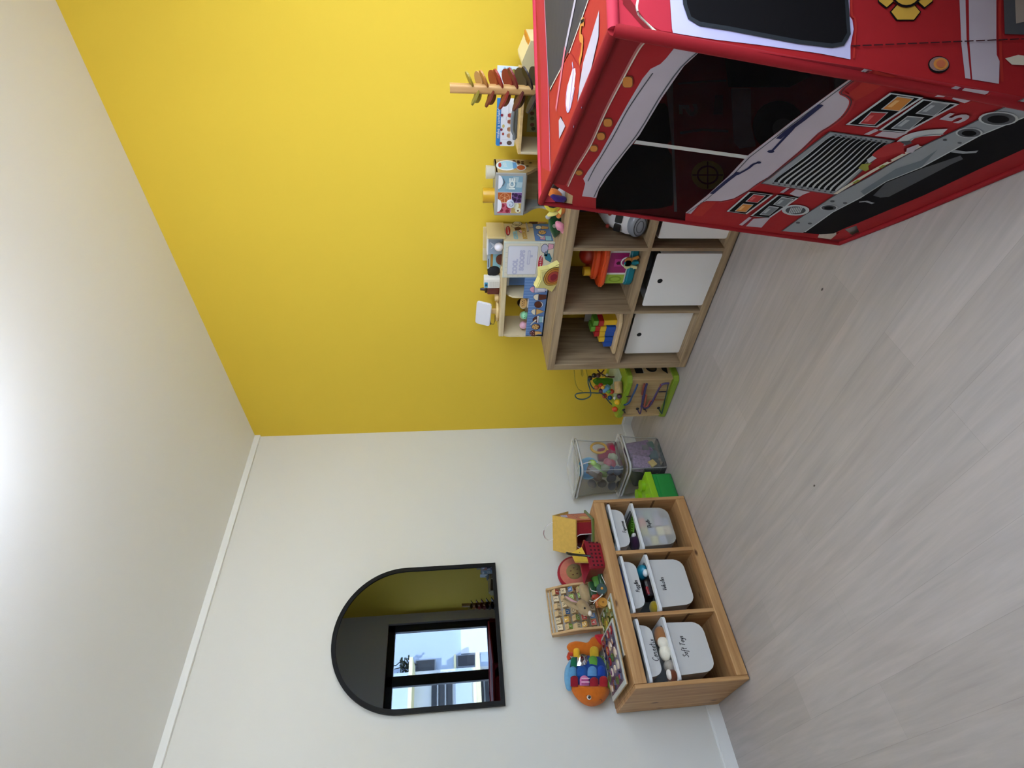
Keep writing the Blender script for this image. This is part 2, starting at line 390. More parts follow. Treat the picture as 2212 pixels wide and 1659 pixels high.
# ============================================================ cube shelf on the yellow wall
KX, KY, KD = .968, -.4016, .3896
OAKx = wood('oak_board_x','#b29a77','#8c765a',0,1,False,.55); OAKz = wood('oak_board_z','#ab9575','#867055',2,1,False,.55)
OAKy = wood('oak_board_y','#ab9575','#867055',1,1,False,.55)
ks = thing('cube_shelf','grey oak cube shelf against the yellow wall beside the toy fire truck','shelf',(KX+.735,KY+KD/2,0))
def bx(name, lo, hi, m, par, bev=.0015): b = MB(); b.box(lo,hi,m,bev); return b.build(name,par)
W4, O, C, D = 1.47, .038, .335, .016
z0 = .006
bx('bottom_panel',(KX,KY,z0),(KX+W4,KY+KD,.044),OAKx,ks); bx('top_panel',(KX,KY,KZ-O),(KX+W4,KY+KD,KZ),OAKx,ks)
bx('side_panel',(KX,KY,.044),(KX+O,KY+KD,KZ-O),OAKz,ks); bx('side_panel',(KX+W4-O,KY,.044),(KX+W4,KY+KD,KZ-O),OAKz,ks)
bx('middle_shelf',(KX+O,KY+.001,.379),(KX+W4-O,KY+KD,.395),OAKx,ks)
CX = [KX+O+i*(C+D) for i in range(4)]
for i in range(3):
    for a,c in ((.044,.379),(.395,KZ-O)): bx('divider',(CX[i]+C,KY+.001,a),(CX[i]+C+D,KY+KD,c),OAKz,ks)
for x in (KX+.05,KX+W4-.05):
    for y in (KY+.05,KY+KD-.05): b = MB(); b.cyl((x,y,0),(x,y,z0),.012,pl('#3a3630'),10); b.build('glide',ks)
# white boxes with a round hole
BOXM = mat('white_box_board','#eceae6',.6); HOLE_SHADE = mat('hole_shade','#0c0b0b',.9); BOXIN = mat('box_lining','#55524f',.9)
def white_box(label, x0, x1, yf, z0, z1, hole, depth=.30, lean=0, slack=0):
    t = thing('storage_box',label,'box',((x0+x1)/2,yf+depth/2,z0),'white storage boxes in the cube shelf')
    R = Matrix.Translation((x0,yf,z0)) @ Matrix.Rotation(lean,4,'Z') @ Matrix.Translation((-x0,-yf,-z0))
    b = MB(R); cx, cz = hole; b.prism(rrect(x0,z0,x1,z1,.008),-yf-.004,-yf,BOXM,Matrix(((1,0,0,0),(0,0,-1,0),(0,1,0,0),(0,0,0,1))))
    b.build('front_panel',t)
    b = MB(R); e = .003
    b.box((x0,yf+.004,z0),(x0+e,yf+depth,z1-slack),BOXM); b.box((x1-e,yf+.004,z0),(x1,yf+depth,z1-slack),BOXM)
    b.box((x0,yf+depth-e,z0),(x1,yf+depth,z1-slack),BOXM); b.box((x0,yf+.004,z0),(x1,yf+depth,z0+e),BOXM)
    b.build('body',t)
    b = MB(R); b.cyl((cx,yf-.0004,cz),(cx,yf+.001,cz),.0122,HOLE_SHADE,22); b.build('finger_hole_shade',t)  # shade inside the hole, laid on the closed front as a black disc
    return t
white_box('white storage box low at the near end, beside the bead maze cube',1.030,1.322,-.350,.0445,.346,(1.163,.296))
white_box('white storage box pulled forward below the toy house with keys',1.388,1.681,-.398,.0445,.347,(1.534,.297),depth=.28,lean=-.02,slack=.02)
white_box('white storage box half hidden behind the fire truck',1.746,2.038,-.385,.0445,.357,(1.90,.30))
b = MB(); b.box((1.42,-.36,.06),(1.66,-.14,.325),BOXIN,.03); b.ball((1.58,-.25,.335),(.07,.09,.03),mat('grey_felt','#4d5054',.95))
tag(b.build('grey_bag',loc=(1.54,-.25,.06)),'dark grey cloth bag stuffed in the pulled-out white box','bag')

# ---- in the upper cells
def block(b, x0,y0,z0,x1,y1,z1,m): b.box((x0,y0,z0),(x1,y1,z1),m,.002)
sb = thing('peg_sorter','wooden peg board with stepped stacks of coloured blocks','toy',(1.15,-.27,.395))
PLY = wood('light_ply','#e0c79c','#c9ac7c',0,1,False)
b = MB(Matrix.Translation((1.150,-.24,0)) @ Matrix.Rotation(.05,4,'Z'))
b.prism([(-.125,-.105),(.085,-.11),(.125,-.085),(.125,.085),(.09,.11),(-.095,.11),(-.125,.09)],.397,.415,PLY,bev=.003); b.build('board',sb)
BLU,YEL,RED,GRN = pl('#1d4fa8'),pl('#e3b82a'),pl('#b3201f'),pl('#5f9a2c')
rows = [(1.065,[(BLU,1,.045)]),(1.098,[(BLU,1,.045),(YEL,1,.03)]),(1.135,[(BLU,1,.05),(YEL,1,.03),(RED,1,.026)]),(1.172,[(BLU,1,.05),(YEL,1,.032),(RED,1,.026),(GRN,1,.026)]),(1.212,[(YEL,1,.07),(RED,1,.028),(GRN,1,.028)])]
random.seed(5)
for k,(x,st) in enumerate(rows):
    z = .415; 
    for m,_,h in st:
        y = -.285+random.uniform(-.004,.004); b = MB(); b.box((x-.016,y-.03,z),(x+.016,y+.03,z+h),m,.003); b.build('block',sb); z += h
b = MB(); b.box((1.012,-.055,.397),(1.20,-.048,.51),mat('white_card','#dcdad2',.8)); 
Print(b,(1.012,-.055,.397),(1,0,0),(0,0,1)).line([(.02,.035),(.06,.045),(.10,.03)],.003,paint('#77706a'))
tag(b.build('white_card',loc=(1.1,-.05,.397)),'white card standing at the back behind the peg board','card')
# toy house shape sorter
hs = thing('shape_sorter_house','orange roofed toy house with magenta and green sides and coloured keys','toy',(1.53,-.24,.395))
OR,MG,TEAL,LIME,WH = pl('#e0501c'),pl('#9c1a63'),pl('#0f7f8f'),pl('#9cb83c'),pl('#eceae4')
b = MB(); b.prism(rrect(1.435,-.325,1.655,-.14,.05),.396,.432,TEAL,bev=.006,seg=3); b.build('base',hs)
b = MB(); b.prism(rrect(1.45,-.312,1.64,-.152,.02),.432,.535,WH,bev=.003); b.build('wall',hs)
Q = MB(); p = Print(Q,(1.45,-.3125,.432),(1,0,0),(0,0,1))
p.shape([(.07,.008),(.178,.008),(.178,.096),(.07,.096)],MG,2); p.shape([(.105,.035),(.145,.035),(.145,.07),(.105,.07)],paint('#c23a8a'),3); p.shape([(.115,.042),(.133,.042),(.133,.056),(.124,.062),(.115,.056)],paint('#4b0d30'),4)
p.shape([(.01,.008),(.06,.008),(.06,.096),(.01,.096)],LIME,2); p.shape(circ(.035,.05,.017,.032),paint('#7f9a26'),3); p.shape(circ(.035,.05,.010,.022),LIME,4)
Q.build('door_panels',hs)
b = MB(); b.prism(rrect(1.425,-.335,1.665,-.13,.06),.533,.56,OR,bev=.008,seg=3); b.prism(rrect(1.455,-.305,1.635,-.16,.05),.56,.60,OR,bev=.012,seg=3); b.build('roof',hs)
b = MB(); b.cyl((1.50,-.27,.595),(1.50,-.27,.63),.022,YEL,18); b.build('chimney',hs)
b = MB(); b.ball((1.56,-.22,.60),(.05,.04,.05),pl('#c4311c')); b.build('handle',hs)
kb = MB(); kb.tube([(1.60+.024*math.cos(a),-.345,.455+.026*math.sin(a)) for a in [i*2*PI/16 for i in range(16)]],.0035,WH,6,True); kb.build('key_ring',hs)
def key(x,h,m,a):
    T = Matrix.Translation((x,-.352,.452)) @ Matrix.Rotation(a,4,'Y') @ Matrix(((1,0,0,0),(0,0,1,0),(0,1,0,0),(0,0,0,1)))
    b = MB(T); b.prism(circ(0,0,.017,n=14),-.002,.003,m); b.prism([(-.006,-.012),(.006,-.012),(.006,-.048),(-.008,-.05),(-.008,-.04),(-.012,-.036),(-.006,-.03)],-.002,.003,m); return b.build('key',hs)
key(1.612,0,pl('#b5762a'),-.45); key(1.585,0,pl('#d9d7a0'),.2); key(1.598,0,TEAL,-.1)
# white shuttle
sh = thing('toy_spaceship','white toy spaceship with grey nose and black windows','toy',(1.782,-.24,.395))
WP,GP,BP = pl('#e6e6e6'),pl('#8d9299'),pl('#101114')
def ringshape(b, sec, m):
    n = 24; vs=[]; fs=[]
    for (x,y,z,rx,rz) in sec: vs += [(x+rx*math.cos(2*PI*i/n), y, z+rz*math.sin(2*PI*i/n)) for i in range(n)]
    for k in range(len(sec)-1): fs += [[k*n+i,k*n+(i+1)%n,(k+1)*n+(i+1)%n,(k+1)*n+i] for i in range(n)]
    fs += [list(range(n))[::-1],[(len(sec)-1)*n+i for i in range(n)]]
    b.add(vs,fs,m,True)
b = MB(); ringshape(b,[(1.782,-.318,.455,.058,.045),(1.782,-.305,.466,.063,.056),(1.782,-.28,.482,.065,.068),(1.782,-.245,.505,.064,.08),(1.78,-.17,.52,.056,.075),(1.790,-.10,.51,.045,.06)],WP); b.build('hull',sh)
b = MB(); ringshape(b,[(1.779,-.346,.436,.030,.022),(1.779,-.342,.437,.050,.033),(1.779,-.330,.440,.060,.040),(1.782,-.305,.445,.066,.046)],GP); b.build('nose',sh)
b = MB(); p = Print(b,(1.779,-.3475,.436),(1,0,0),(0,0,1)); p.line(circ(0,0,.044,.026,20),.004,pl('#3a3f46'),1,True); p.line(circ(0,0,.028,.015,16),.003,pl('#3a3f46'),1,True); b.build('grille',sh)
for x,w in ((1.752,.017),(1.795,.019)):
    b = MB(frame((x,-.302,.522),(1,0,0),(0,.45,.9))); b.prism(rrect(-w,-.016,w,.016,.006),-.006,.008,BP); b.build('window',sh)
for x in (1.74,1.80): b = MB(); b.ball((x,-.272,.558),.009,pl('#b03a2c'),sub=2); b.build('light',sh)
b = MB(); b.cyl((1.790,-.22,.575),(1.790,-.22,.61),.012,pl('#4b9cc0'),12); b.build('antenna',sh)
for x in (1.732,1.822):
    b = MB(); b.cyl((x-.012,-.25,.4215),(x+.012,-.25,.4215),.026,BP,18); b.build('wheel',sh)

# ============================================================ pine bin unit on the white wall
PN1,PN2 = '#c39a69','#a3774b'
PNy = wood('pine_board_y',PN1,PN2,1,.8); PNz = wood('pine_board_z',PN1,PN2,2,.8); PNx = wood('pine_board_x',PN1,PN2,0,.8)
TX, TY0, TY1 = .428, -.873-.93, -.873
ts = thing('bin_shelf','pine shelf of three columns holding white plastic bins under the mirror','shelf',(TX/2,(TY0+TY1)/2,0))
bk = .014
bx('side_panel',(bk,TY1-.018,.004),(TX,TY1,TZ-.002),PNz,ts,.003); bx('side_panel',(bk,TY0,.004),(TX,TY0+.018,TZ-.002),PNz,ts,.003)
bx('top_panel',(bk,TY0+.018,TZ-.02),(TX-.02,TY1-.018,TZ),PNy,ts,.002); bx('top_rail',(TX-.024,TY0+.018,.462),(TX,TY1-.018,TZ),PNy,ts,.004)
bx('bottom_panel',(bk,TY0+.018,.035),(TX-.02,TY1-.018,.053),PNy,ts,.002); bx('bottom_rail',(TX-.024,TY0+.018,.004),(TX,TY1-.018,.055),PNy,ts,.004)
dv = [(-1.172,-1.192),(-1.487,-1.505)]
for a,c in dv: bx('divider',(bk,c,.053),(TX-.004,a,TZ-.02),PNz,ts,.002)
for y in (TY0+.01,TY1-.01):
    for x in (.04,TX-.03): b = MB(); b.cyl((x,y,0),(x,y,.006),.007,pl('#d8d5cc'),8); b.build('glide',ts)
GRV = mat('groove_shadow_wood','#6b4a2b',.7)
cols = [(-.891,-1.172),(-1.192,-1.487),(-1.505,-1.785)]
# runner grooves: thin dark strips on the inner faces, painted as the slots' shade
for (a,c) in cols:
    g = MB()
    for z in (.438,.308,.18):
        g.box((.03,a-.0012,z-.006),(TX-.006,a,z+.006),GRV); g.box((.03,c,z-.006),(TX-.006,c+.0012,z+.006),GRV)
    g.build('groove_shade_strip',ts)
BINP = sheer('white_bin_plastic','#d5d6d5',.86,.35); BIND = sheer('thin_bin_plastic','#d9dbd8',.44,.4)
RIMP = mat('bin_rim_plastic','#dfe3e5',.3)
INK = paint('#1b1b20')
GL = {'F':[[(0,0),(.05,.95)],[(-.08,.95),(.45,1)],[(.02,.5),(.35,.52)]],'i':[[(0,.5),(.02,.08),(.1,0),(.2,.12)],[(.0,.68),(.02,.74)]],
'g':[[(.3,.45),(.1,.5),(0,.25),(.1,0),(.3,.15),(.32,.5),(.28,-.3),(.1,-.42),(0,-.25),(.45,.1)]],'u':[[(0,.5),(.02,.1),(.12,0),(.28,.1),(.32,.5)],[(.32,.5),(.34,.05),(.44,0)]],
'r':[[(0,0),(.03,.5),(.03,.3),(.15,.5),(.27,.46)]],'n':[[(0,0),(.02,.5),(.02,.3),(.15,.5),(.27,.42),(.28,.05),(.4,0)]],'e':[[(0,.22),(.25,.3),(.22,.48),(.08,.48),(0,.2),(.1,0),(.3,.1)]],
's':[[(.25,.45),(.1,.5),(.03,.38),(.2,.2),(.18,.02),(0,.02)]],'D':[[(.05,0),(.08,1)],[(-.05,.98),(.4,.85),(.5,.45),(.3,.05),(0,0)]],'p':[[(0,.5),(0,-.42)],[(0,.4),(.2,.5),(.3,.25),(.15,0),(.02,.1)]],
'l':[[(0,.1),(.2,.8),(.1,1),(.03,.6),(.08,0),(.22,.1)]],'o':[[(.15,.5),(0,.25),(.14,0),(.3,.25),(.15,.5),(.34,.42)]],'P':[[(.05,0),(.08,1)],[(-.02,.95),(.38,.95),(.42,.65),(.1,.48)]],
'z':[[(0,.48),(.25,.5),(.02,.22),(.2,.2),(.22,-.2),(.05,-.4),(0,-.2),(.38,.1)]],'V':[[(0,1),(.17,0),(.42,.95)]],'h':[[(0,0),(.1,.9),(.05,.98),(.02,.3),(.18,.5),(.25,.3),(.26,0),(.38,.05)]],
'c':[[(.25,.42),(.1,.5),(0,.25),(.1,0),(.32,.08)]],'C':[[(.5,.85),(.3,1),(.05,.7),(.05,.25),(.25,0),(.52,.15)]],'x':[[(0,.5),(.28,0)],[(.28,.5),(0,0)]],
't':[[(.08,.95),(.06,.05),(.2,0)],[(-.1,.58),(.26,.6)]],'S':[[(.4,.9),(.2,1),(.05,.8),(.3,.5),(.3,.15),(.1,0),(-.06,.1)]],'f':[[(.3,.95),(.15,1),(.08,.6),(.06,-.3),(-.05,-.35)],[(-.06,.5),(.25,.52)]],
'T':[[(.2,0),(.22,1)],[(-.05,.98),(.5,1)]],'a':[[(.26,.45),(.1,.5),(0,.22),(.1,0),(.26,.2),(.27,.48),(.29,.03),(.38,.05)]],'y':[[(0,.5),(.05,.15),(.15,.1),(.28,.5),(.2,-.3),(.05,-.42),(-.03,-.25)]]}
def script(pr, word, u, v, h, w, m):
    adv = 0; tot = 0
    def width(ch): return .25 if ch == ' ' else max(q[0] for st in GL[ch] for q in st)+.12
    tot = sum(width(c) for c in word)*h; x = u-tot/2
    for ch in word:
        if ch != ' ':
            for st in GL[ch]:
                pts = [(p.x,p.y) for p in catmull([V((a,c,0)) for a,c in st],4)] if len(st) > 2 else st
                pr.line([(x+(a+.18*c)*h, v+c*h) for a,c in pts], w, m, 3)
        x += width(ch)*h
def bin_(word, label, ci, top, depth, hh):
    """a plastic bin hung by its rim: rim flange, tub with rounded lower edges, handwriting on the face"""
    a, c = cols[ci]; ym = (a+c)/2; hw = (a-c)/2
    t = thing('storage_bin',label,'bin',(.22,ym,top-hh),'white plastic bins in the pine shelf')
    # rim: flat lip running all round, its front corners rounded
    b = MB(); xo0, xo1 = .045, .422; w = hw-.002
    outl = rrect(xo0,ym-w,xo1,ym+w,.018,4); inn = rrect(xo0+.03,ym-w+.028,xo1-.022,ym+w-.028,.03,4); n = len(outl)
    for z,fl_ in ((top,1),(top-.013,0)):
        b.add([(p[0],p[1],z) for p in outl]+[(p[0],p[1],z) for p in inn],[[i,(i+1)%n,n+(i+1)%n,n+i] for i in range(n)],RIMP)
    b.add([(p[0],p[1],top) for p in outl]+[(p[0],p[1],top-.013) for p in outl],[[i,n+i,n+(i+1)%n,(i+1)%n] for i in range(n)],RIMP,True)
    b.build('rim',t)
    # tub: section in the y-z plane, wide U with rounded lower corners, lofted along x
    b = MB(); y0, y1 = ym-hw+.026, ym+hw-.026; zt, zb = top-.004, top-hh; r = min(.045,hh*.45)
    sec = [(y0,zt),(y0+.006,zb+r)]+[(y0+.008+r-r*math.cos(q),zb+r-r*math.sin(q)) for q in (.4,.8,1.2,PI/2)]
    sec += [(y1-.008-r+r*math.sin(q),zb+r-r*math.cos(q)) for q in (0,.4,.8,1.2)]+[(y1-.006,zb+r),(y1,zt)]
    xs = [.075,.398]; k = len(sec)
    BM = BIND if word == 'Duplo' else BINP
    for ins, m in (((0,BM),) if word == 'Duplo' else ((0,BM),(.0025,BM))):
        pts0 = [(p[0]+(ym-p[0])*ins*10, p[1]+ins) for p in sec]
        vs = [(xs[0]+ins,)+p for p in pts0]+[(xs[1]-ins,)+p for p in pts0]
        fs = [[i,i+1,k+i+1,k+i] for i in range(k-1)]
        b.add(vs,fs,m,True); b.add(vs,[list(range(k)),[k+i for i in range(k)][::-1]],m)
    b.build('tub',t)
    b = MB(); p = Print(b,(.398,ym,(top+zb)/2),(0,1,0),(0,0,1))
    return t, p, b, ym, zb
def bin_full(word,label,ci,top,hh,size,pxl):
    t,p,b,ym,zb = bin_(word,label,ci,top,0,hh); u,v = p.uv(pxl); script(p,word,u,v-size*.25,size,.0028,INK); b.build('handwriting',t); return t
bin_full('Figurines','shallow white bin handwritten Figurines, top of the column nearest the clear tubs',0,.446,.083,.017,(1347.5,1138))
bin_full('Duplo','deep white bin of building bricks showing through, below the Figurines bin',0,.316,.205,.020,(1402,1131))
bin_full('Puzzles','shallow white bin handwritten Puzzles in the middle column',1,.446,.078,.019,(1377,1266))
bin_full('Vehicles','deep white bin handwritten Vehicles in the middle column',1,.316,.195,.020,(1434,1261))
bin_full('Connetix','shallow bluish white bin at the top of the column below the fish',2,.446,.073,.026,(1414,1404))
bin_full('Soft Toys','deep white bin handwritten Soft Toys in the column below the fish',2,.316,.19,.024,(1478,1396))
# things inside the bins
random.seed(11)
def brick(x,y,z,m,label,w=.06,d=.03,h=.036,rot=0):
    T = Matrix.Translation((x,y,z)) @ Matrix.Rotation(rot,4,'Z'); b = MB(T); b.box((-d/2,-w/2,0),(d/2,w/2,h),m,.002)
    for yy in (-w/4,w/4): b.cyl((0,yy,h),(0,yy,h+.006),.009,m,12)
    return tag(b.build('toy_brick',loc=(x,y,z)),label,'toy brick','bricks showing through the deep brick bin')
a,c = cols[0]; 
bc_ = [('#8d97b3','grey blue'),('#e9e2b8','cream'),('#a9b4ae','sage'),('#e58f72','salmon'),('#f0ead8','ivory'),('#9aa3bd','dusty blue'),('#d8d38f','pale yellow'),('#8fae9f','sea green'),('#b7a8bf','lilac'),('#d9c9a8','sand')]
ym_ = -1.0315; rnd = random.Random(6)
for r_,rn in enumerate(('bottom','second lowest','second highest','top')):
    for k_,cn in enumerate(('nearest the divider','second from the divider','third from the divider','farthest from the divider')):
        if r_ == 0 and k_ in (0,3): continue
        h,nm = bc_[(r_*3+k_*7+rnd.randint(0,2))%len(bc_)]; y = ym_-.078+.052*k_+rnd.uniform(-.003,.003)
        brick(.3865,y,.122+.043*r_,pl(h),f'{nm} brick in the {rn} row, {cn}, in the deep bin',.049,.016,.034,rnd.uniform(-.06,.06))
b = MB(Matrix.Translation((.33,-1.01,.318)) @ Matrix.Rotation(-.3,4,'X')); GRL = mat('green_lattice','#4f8020',.4)
for i in range(7): b.box((-.05,-.045+i*.015,.0),(.06,-.040+i*.015,.012),GRL)
b.box((-.05,-.05,-.006),(.06,.055,0),GRL); tag(b.build('green_baseplate',loc=(.33,-1.01,.318)),'ribbed green plate lying on the bricks under the Figurines bin','toy')
b = MB(); b.ball((.345,-1.098,.325),(.045,.042,.028),felt('#2d1530')); b.ball((.38,-1.07,.33),(.02,.01,.012),pl('#d8d8d8')); tag(b.build('purple_toy',loc=(.34,-1.115,.31)),'dark purple toy with a white tip lying on the bricks','toy')
b = MB(); b.ball((.34,-1.258,.325),(.055,.035,.03),pl('#1c7f9c')); b.ball((.38,-1.278,.322),(.02,.02,.014),pl('#d4dcdf')); tag(b.build('blue_toy_car',loc=(.34,-1.25,.31)),'blue and white toy car on the pile in the Vehicles bin','toy car')
b = MB(); b.box((.30,-1.40,.30),(.39,-1.31,.345),pl('#1a1014'),.015); b.box((.36,-1.39,.33),(.392,-1.35,.343),pl('#8a1f2b'),.004); tag(b.build('black_toy_truck',loc=(.34,-1.36,.30)),'black and red toy truck on the pile in the Vehicles bin','toy truck')
b = MB(); b.ball((.36,-1.445,.318),(.04,.03,.022),felt('#94801c')); tag(b.build('yellow_toy_car',loc=(.36,-1.445,.3)),'mustard yellow toy at the end of the Vehicles bin','toy')
b = MB(); b.ball((.365,-1.586,.325),(.04,.050,.032),felt('#9a6a42')); b.ball((.385,-1.615,.330),(.025,.03,.025),felt('#e9e3d2')); tag(b.build('plush_dog',loc=(.36,-1.58,.3)),'brown plush with a white muzzle in the Soft Toys bin','plush toy')
b = MB(); b.ball((.375,-1.655,.33),(.035,.036,.026),felt('#efe9d6')); tag(b.build('plush_lamb',loc=(.37,-1.655,.3)),'cream white plush head in the middle of the Soft Toys bin','plush toy')
b = MB(); b.ball((.365,-1.71,.322),(.035,.028,.026),felt('#a39c92')); tag(b.build('plush_mouse',loc=(.36,-1.71,.3)),'grey plush lump in the Soft Toys bin','plush toy')
b = MB(); b.ball((.375,-1.755,.325),(.04,.028,.024),felt('#6a3a26')); b.ball((.39,-1.75,.343),(.018,.022,.012),felt('#ece6de')); tag(b.build('plush_pony',loc=(.37,-1.755,.3)),'brown and white plush at the outer end of the Soft Toys bin','plush toy')
for y,h,nm in ((-.985,'#6b6a20','olive'),(-1.06,'#1f2a1c','dark green'),(-1.13,'#77807a','grey')):
    b = MB(); b.ball((.36,y,.448),(.03,.03,.012),pl(h),sub=2); tag(b.build('figurine',loc=(.36,y,.44)),f'{nm} toy figure lying at the top of the Figurines bin','figurine','toy figures in the top bin')
b = MB(); b.box((.20,-1.42,.38),(.385,-1.24,.449),pl('#22386e'),.004); b.box((.21,-1.30,.449),(.37,-1.25,.455),pl('#8e2430'),.002); tag(b.build('puzzle_box',loc=(.29,-1.33,.38)),'blue and red puzzle box inside the Puzzles bin','puzzle')
# ============================================================ clear tubs in the corner
CLR = sheer('clear_tub_plastic','#f2f4f4',.13,.15,gloss=.12); RIMC = sheer('clear_rim_plastic','#f0f2f2',.5,.2,gloss=.2)
def tub(label,x0,y0,x1,y1,z0,z1,lid,rot=0):
    cx,cy = (x0+x1)/2,(y0+y1)/2; t = thing('clear_tub',label,'storage tub',(cx,cy,z0),'clear plastic tubs in the corner')
    R = Matrix.Translation((cx,cy,0)) @ Matrix.Rotation(rot,4,'Z') @ Matrix.Translation((-cx,-cy,0)); b = MB(R)
    hx,hy = (x1-x0)/2,(y1-y0)/2
    def ring(k,z,r): return [(p[0],p[1],z) for p in rrect(cx-hx*k,cy-hy*k,cx+hx*k,cy+hy*k,r)]
    rs = [ring(.80,z0,.03),ring(.84,z0+.012,.035),ring(.87,z0+(z1-z0)*.55,.04),ring(.88,z0+(z1-z0)*.56,.04),ring(.93,z1-.016,.04)]
    n = len(rs[0])
    b.add([p for r in rs for p in r],[[k*n+i,k*n+(i+1)%n,(k+1)*n+(i+1)%n,(k+1)*n+i] for k in range(len(rs)-1) for i in range(n)],CLR,True); b.add(rs[0],[list(range(n))[::-1]],CLR)
    for i in (2,8,14,20): b.tube([V(r[i]) for r in rs],.0022,RIMC,5)  # pale ribs added along the corners for their highlight lines
    b.build('body',t)
    b = MB(R); b.tube([V(p)+V((0,0,-.008)) for p in ring(.97,z1-.008,.05)],.007,RIMC,6,True); b.build('rim',t)
    if lid:
        b = MB(R); o = ring(1.0,z1+.002,.04); i_ = ring(.86,z1+.006,.03); j_ = ring(.82,z1-.006,.03)
        b.add(o+i_+j_,[[k*n+i,k*n+(i+1)%n,(k+1)*n+(i+1)%n,(k+1)*n+i] for k in range(2) for i in range(n)]+[[2*n+i for i in range(n)]],RIMC,True); b.build('lid',t)
    return t
tub('lower clear tub of the corner stack, standing on the floor',.045,-.650,.385,-.365,.001,.25,True)
tub('upper clear tub with a lid on top of the corner stack',.035,-.640,.360,-.365,.262,.535,True,.03)
b = MB(); b.box((.11,-.605,.03),(.245,-.50,.16),mat('dark_fabric_bag','#33372f',.8,var=.2,vscale=30),.02,3); tag(b.build('dark_bag',loc=(.18,-.55,.03)),'dark greenish bag at the back of the lower clear tub','bag')
# toys in the upper tub
b = MB(); T = Matrix.Translation((.19,-.515,.425)) @ Matrix.Rotation(1.0,4,'Y') @ Matrix.Rotation(.25,4,'X') @ Matrix.Scale(.88,4); b.T = T
b.lathe([(.0,-.06),(.05,-.058),(.075,.05),(.08,.05),(.08,.056),(.072,.056),(.046,-.05),(0,-.052)],pl('#6fb6dc')); b1 = thing('toy_bucket','light blue toy bucket with white handle in the upper clear tub','bucket',(.19,-.515,.38)); b.build('pail',b1)
b = MB(T); b.tube([(.082*math.cos(q),.082*math.sin(q)*.25+.0,.055+.06*math.sin(q)) for q in [PI*i/16 for i in range(17)]],.004,pl('#eceff0'),6); b.build('handle',b1)
b = MB(); b.tube([(.305,-.43+.038*math.cos(q),.375+.048*math.sin(q)) for q in [2*PI*i/24 for i in range(24)]],.008,pl('#f0b82c'),8,True); b.cyl((.30,-.44,.33),(.30,-.46,.30),.012,pl('#f0b82c')); tag(b.build('yellow_sieve',loc=(.305,-.43,.32)),'yellow ring toy leaning in the upper clear tub','toy')
b = MB(); b.lathe([(0,0),(.075,0),(.07,.03),(.045,.035),(.04,.09),(0,.095)],pl('#a81c44'),(.265,-.455,.285)); tag(b.build('red_mould',loc=(.265,-.455,.285)),'crimson sand mould beneath the yellow ring in the clear tub','toy')
b = MB(Matrix.Translation((.26,-.555,.40)) @ Matrix.Rotation(-.9,4,'X')); b.ball((0,0,0),(.03,.03,.075),pl('#6f9a3a')); b.ball((.02,0,.04),(.02,.018,.025),pl('#9fd052')); tag(b.build('green_shovel',loc=(.26,-.555,.33)),'green scoop lying across the blue bucket','toy')
b = MB(Matrix.Translation((.25,-.572,.42)) @ Matrix.Rotation(-.7,4,'X')); b.box((-.03,-.02,-.05),(.03,.02,.05),mat('brown_truck','#7c6152',.5),.008); b.box((-.02,-.022,-.03),(.034,.01,.03),mat('grey_cab','#8f8b85',.5),.006); tag(b.build('toy_excavator',loc=(.25,-.60,.36)),'brown and grey toy vehicle at the wall end of the upper tub','toy')
for i,(y,z,x,h,nm) in enumerate(((-.535,.31,.28,'#b03a4e','red'),(-.565,.285,.25,'#6c3446','maroon'),(-.575,.33,.27,'#4d5a86','slate blue'),(-.58,.285,.27,'#56627f','grey blue'),(-.50,.30,.30,'#b9bf98','pale green'),(-.57,.36,.29,'#8f9c7f','sage'),(-.545,.345,.305,'#c06070','pink'),(-.575,.395,.20,'#6a4f46','brown'),(-.59,.31,.20,'#3f4666','navy'),(-.555,.29,.19,'#5a2f3c','plum'),(-.585,.42,.14,'#8b8f94','light grey'),(-.59,.36,.15,'#54423c','dark brown'),(-.59,.29,.12,'#5f6688','periwinkle'))):
    b = MB(); b.ball((x,y,z),(.03,.032,.026),pl(h),sub=2,rot=Matrix.Rotation(i,4,'X')); tag(b.build('beach_toy',loc=(x,y,z-.026)),f'{nm} plastic toy among the heap in the upper clear tub','toy','small toys in the upper clear tub')
# toys in the lower tub
b = MB(Matrix.Translation((.27,-.455,.10)) @ Matrix.Rotation(.15,4,'X')); b.box((-.02,-.06,-.06),(.05,.06,.10),mat('purple_print','#7d6480',.6,var=.4,vscale=70),.01); tag(b.build('purple_bag',loc=(.27,-.46,.04)),'purple patterned pouch in the lower clear tub','bag')
b = MB(Matrix.Translation((.285,-.56,.12)) @ Matrix.Rotation(-.2,4,'X')); b.box((-.02,-.045,-.04),(.04,.045,.07),mat('mauve_print','#92799a',.6,var=.4,vscale=90),.01); tag(b.build('mauve_pouch',loc=(.285,-.545,.07)),'mauve patterned pouch behind the yellow block in the lower tub','bag')
for i,(y,z,h,nm) in enumerate(((-.43,.05,'#3e6e58','dark green'),(-.45,.085,'#7f9e7d','sage green'),(-.50,.045,'#4a6d6b','teal grey'),(-.57,.05,'#3d4a3c','deep green'),(-.585,.10,'#2f3a35','black green'),(-.58,.05,'#26302a','very dark green'))):
    b = MB(); b.box((.26,y-.03,z-.03),(.32,y+.03,z+.03),pl(h),.01); tag(b.build('plastic_brick',loc=(.29,y,z-.03)),f'{nm} plastic piece in the lower clear tub','toy','pieces in the lower clear tub')
b = MB(Matrix.Translation((.305,-.575,.075)) @ Matrix.Rotation(.5,4,'X')); b.box((-.02,-.022,-.022),(.025,.022,.022),pl('#d9b95c'),.004); tag(b.build('yellow_block',loc=(.305,-.575,.05)),'yellow wooden block against the wall of the lower tub','toy block')
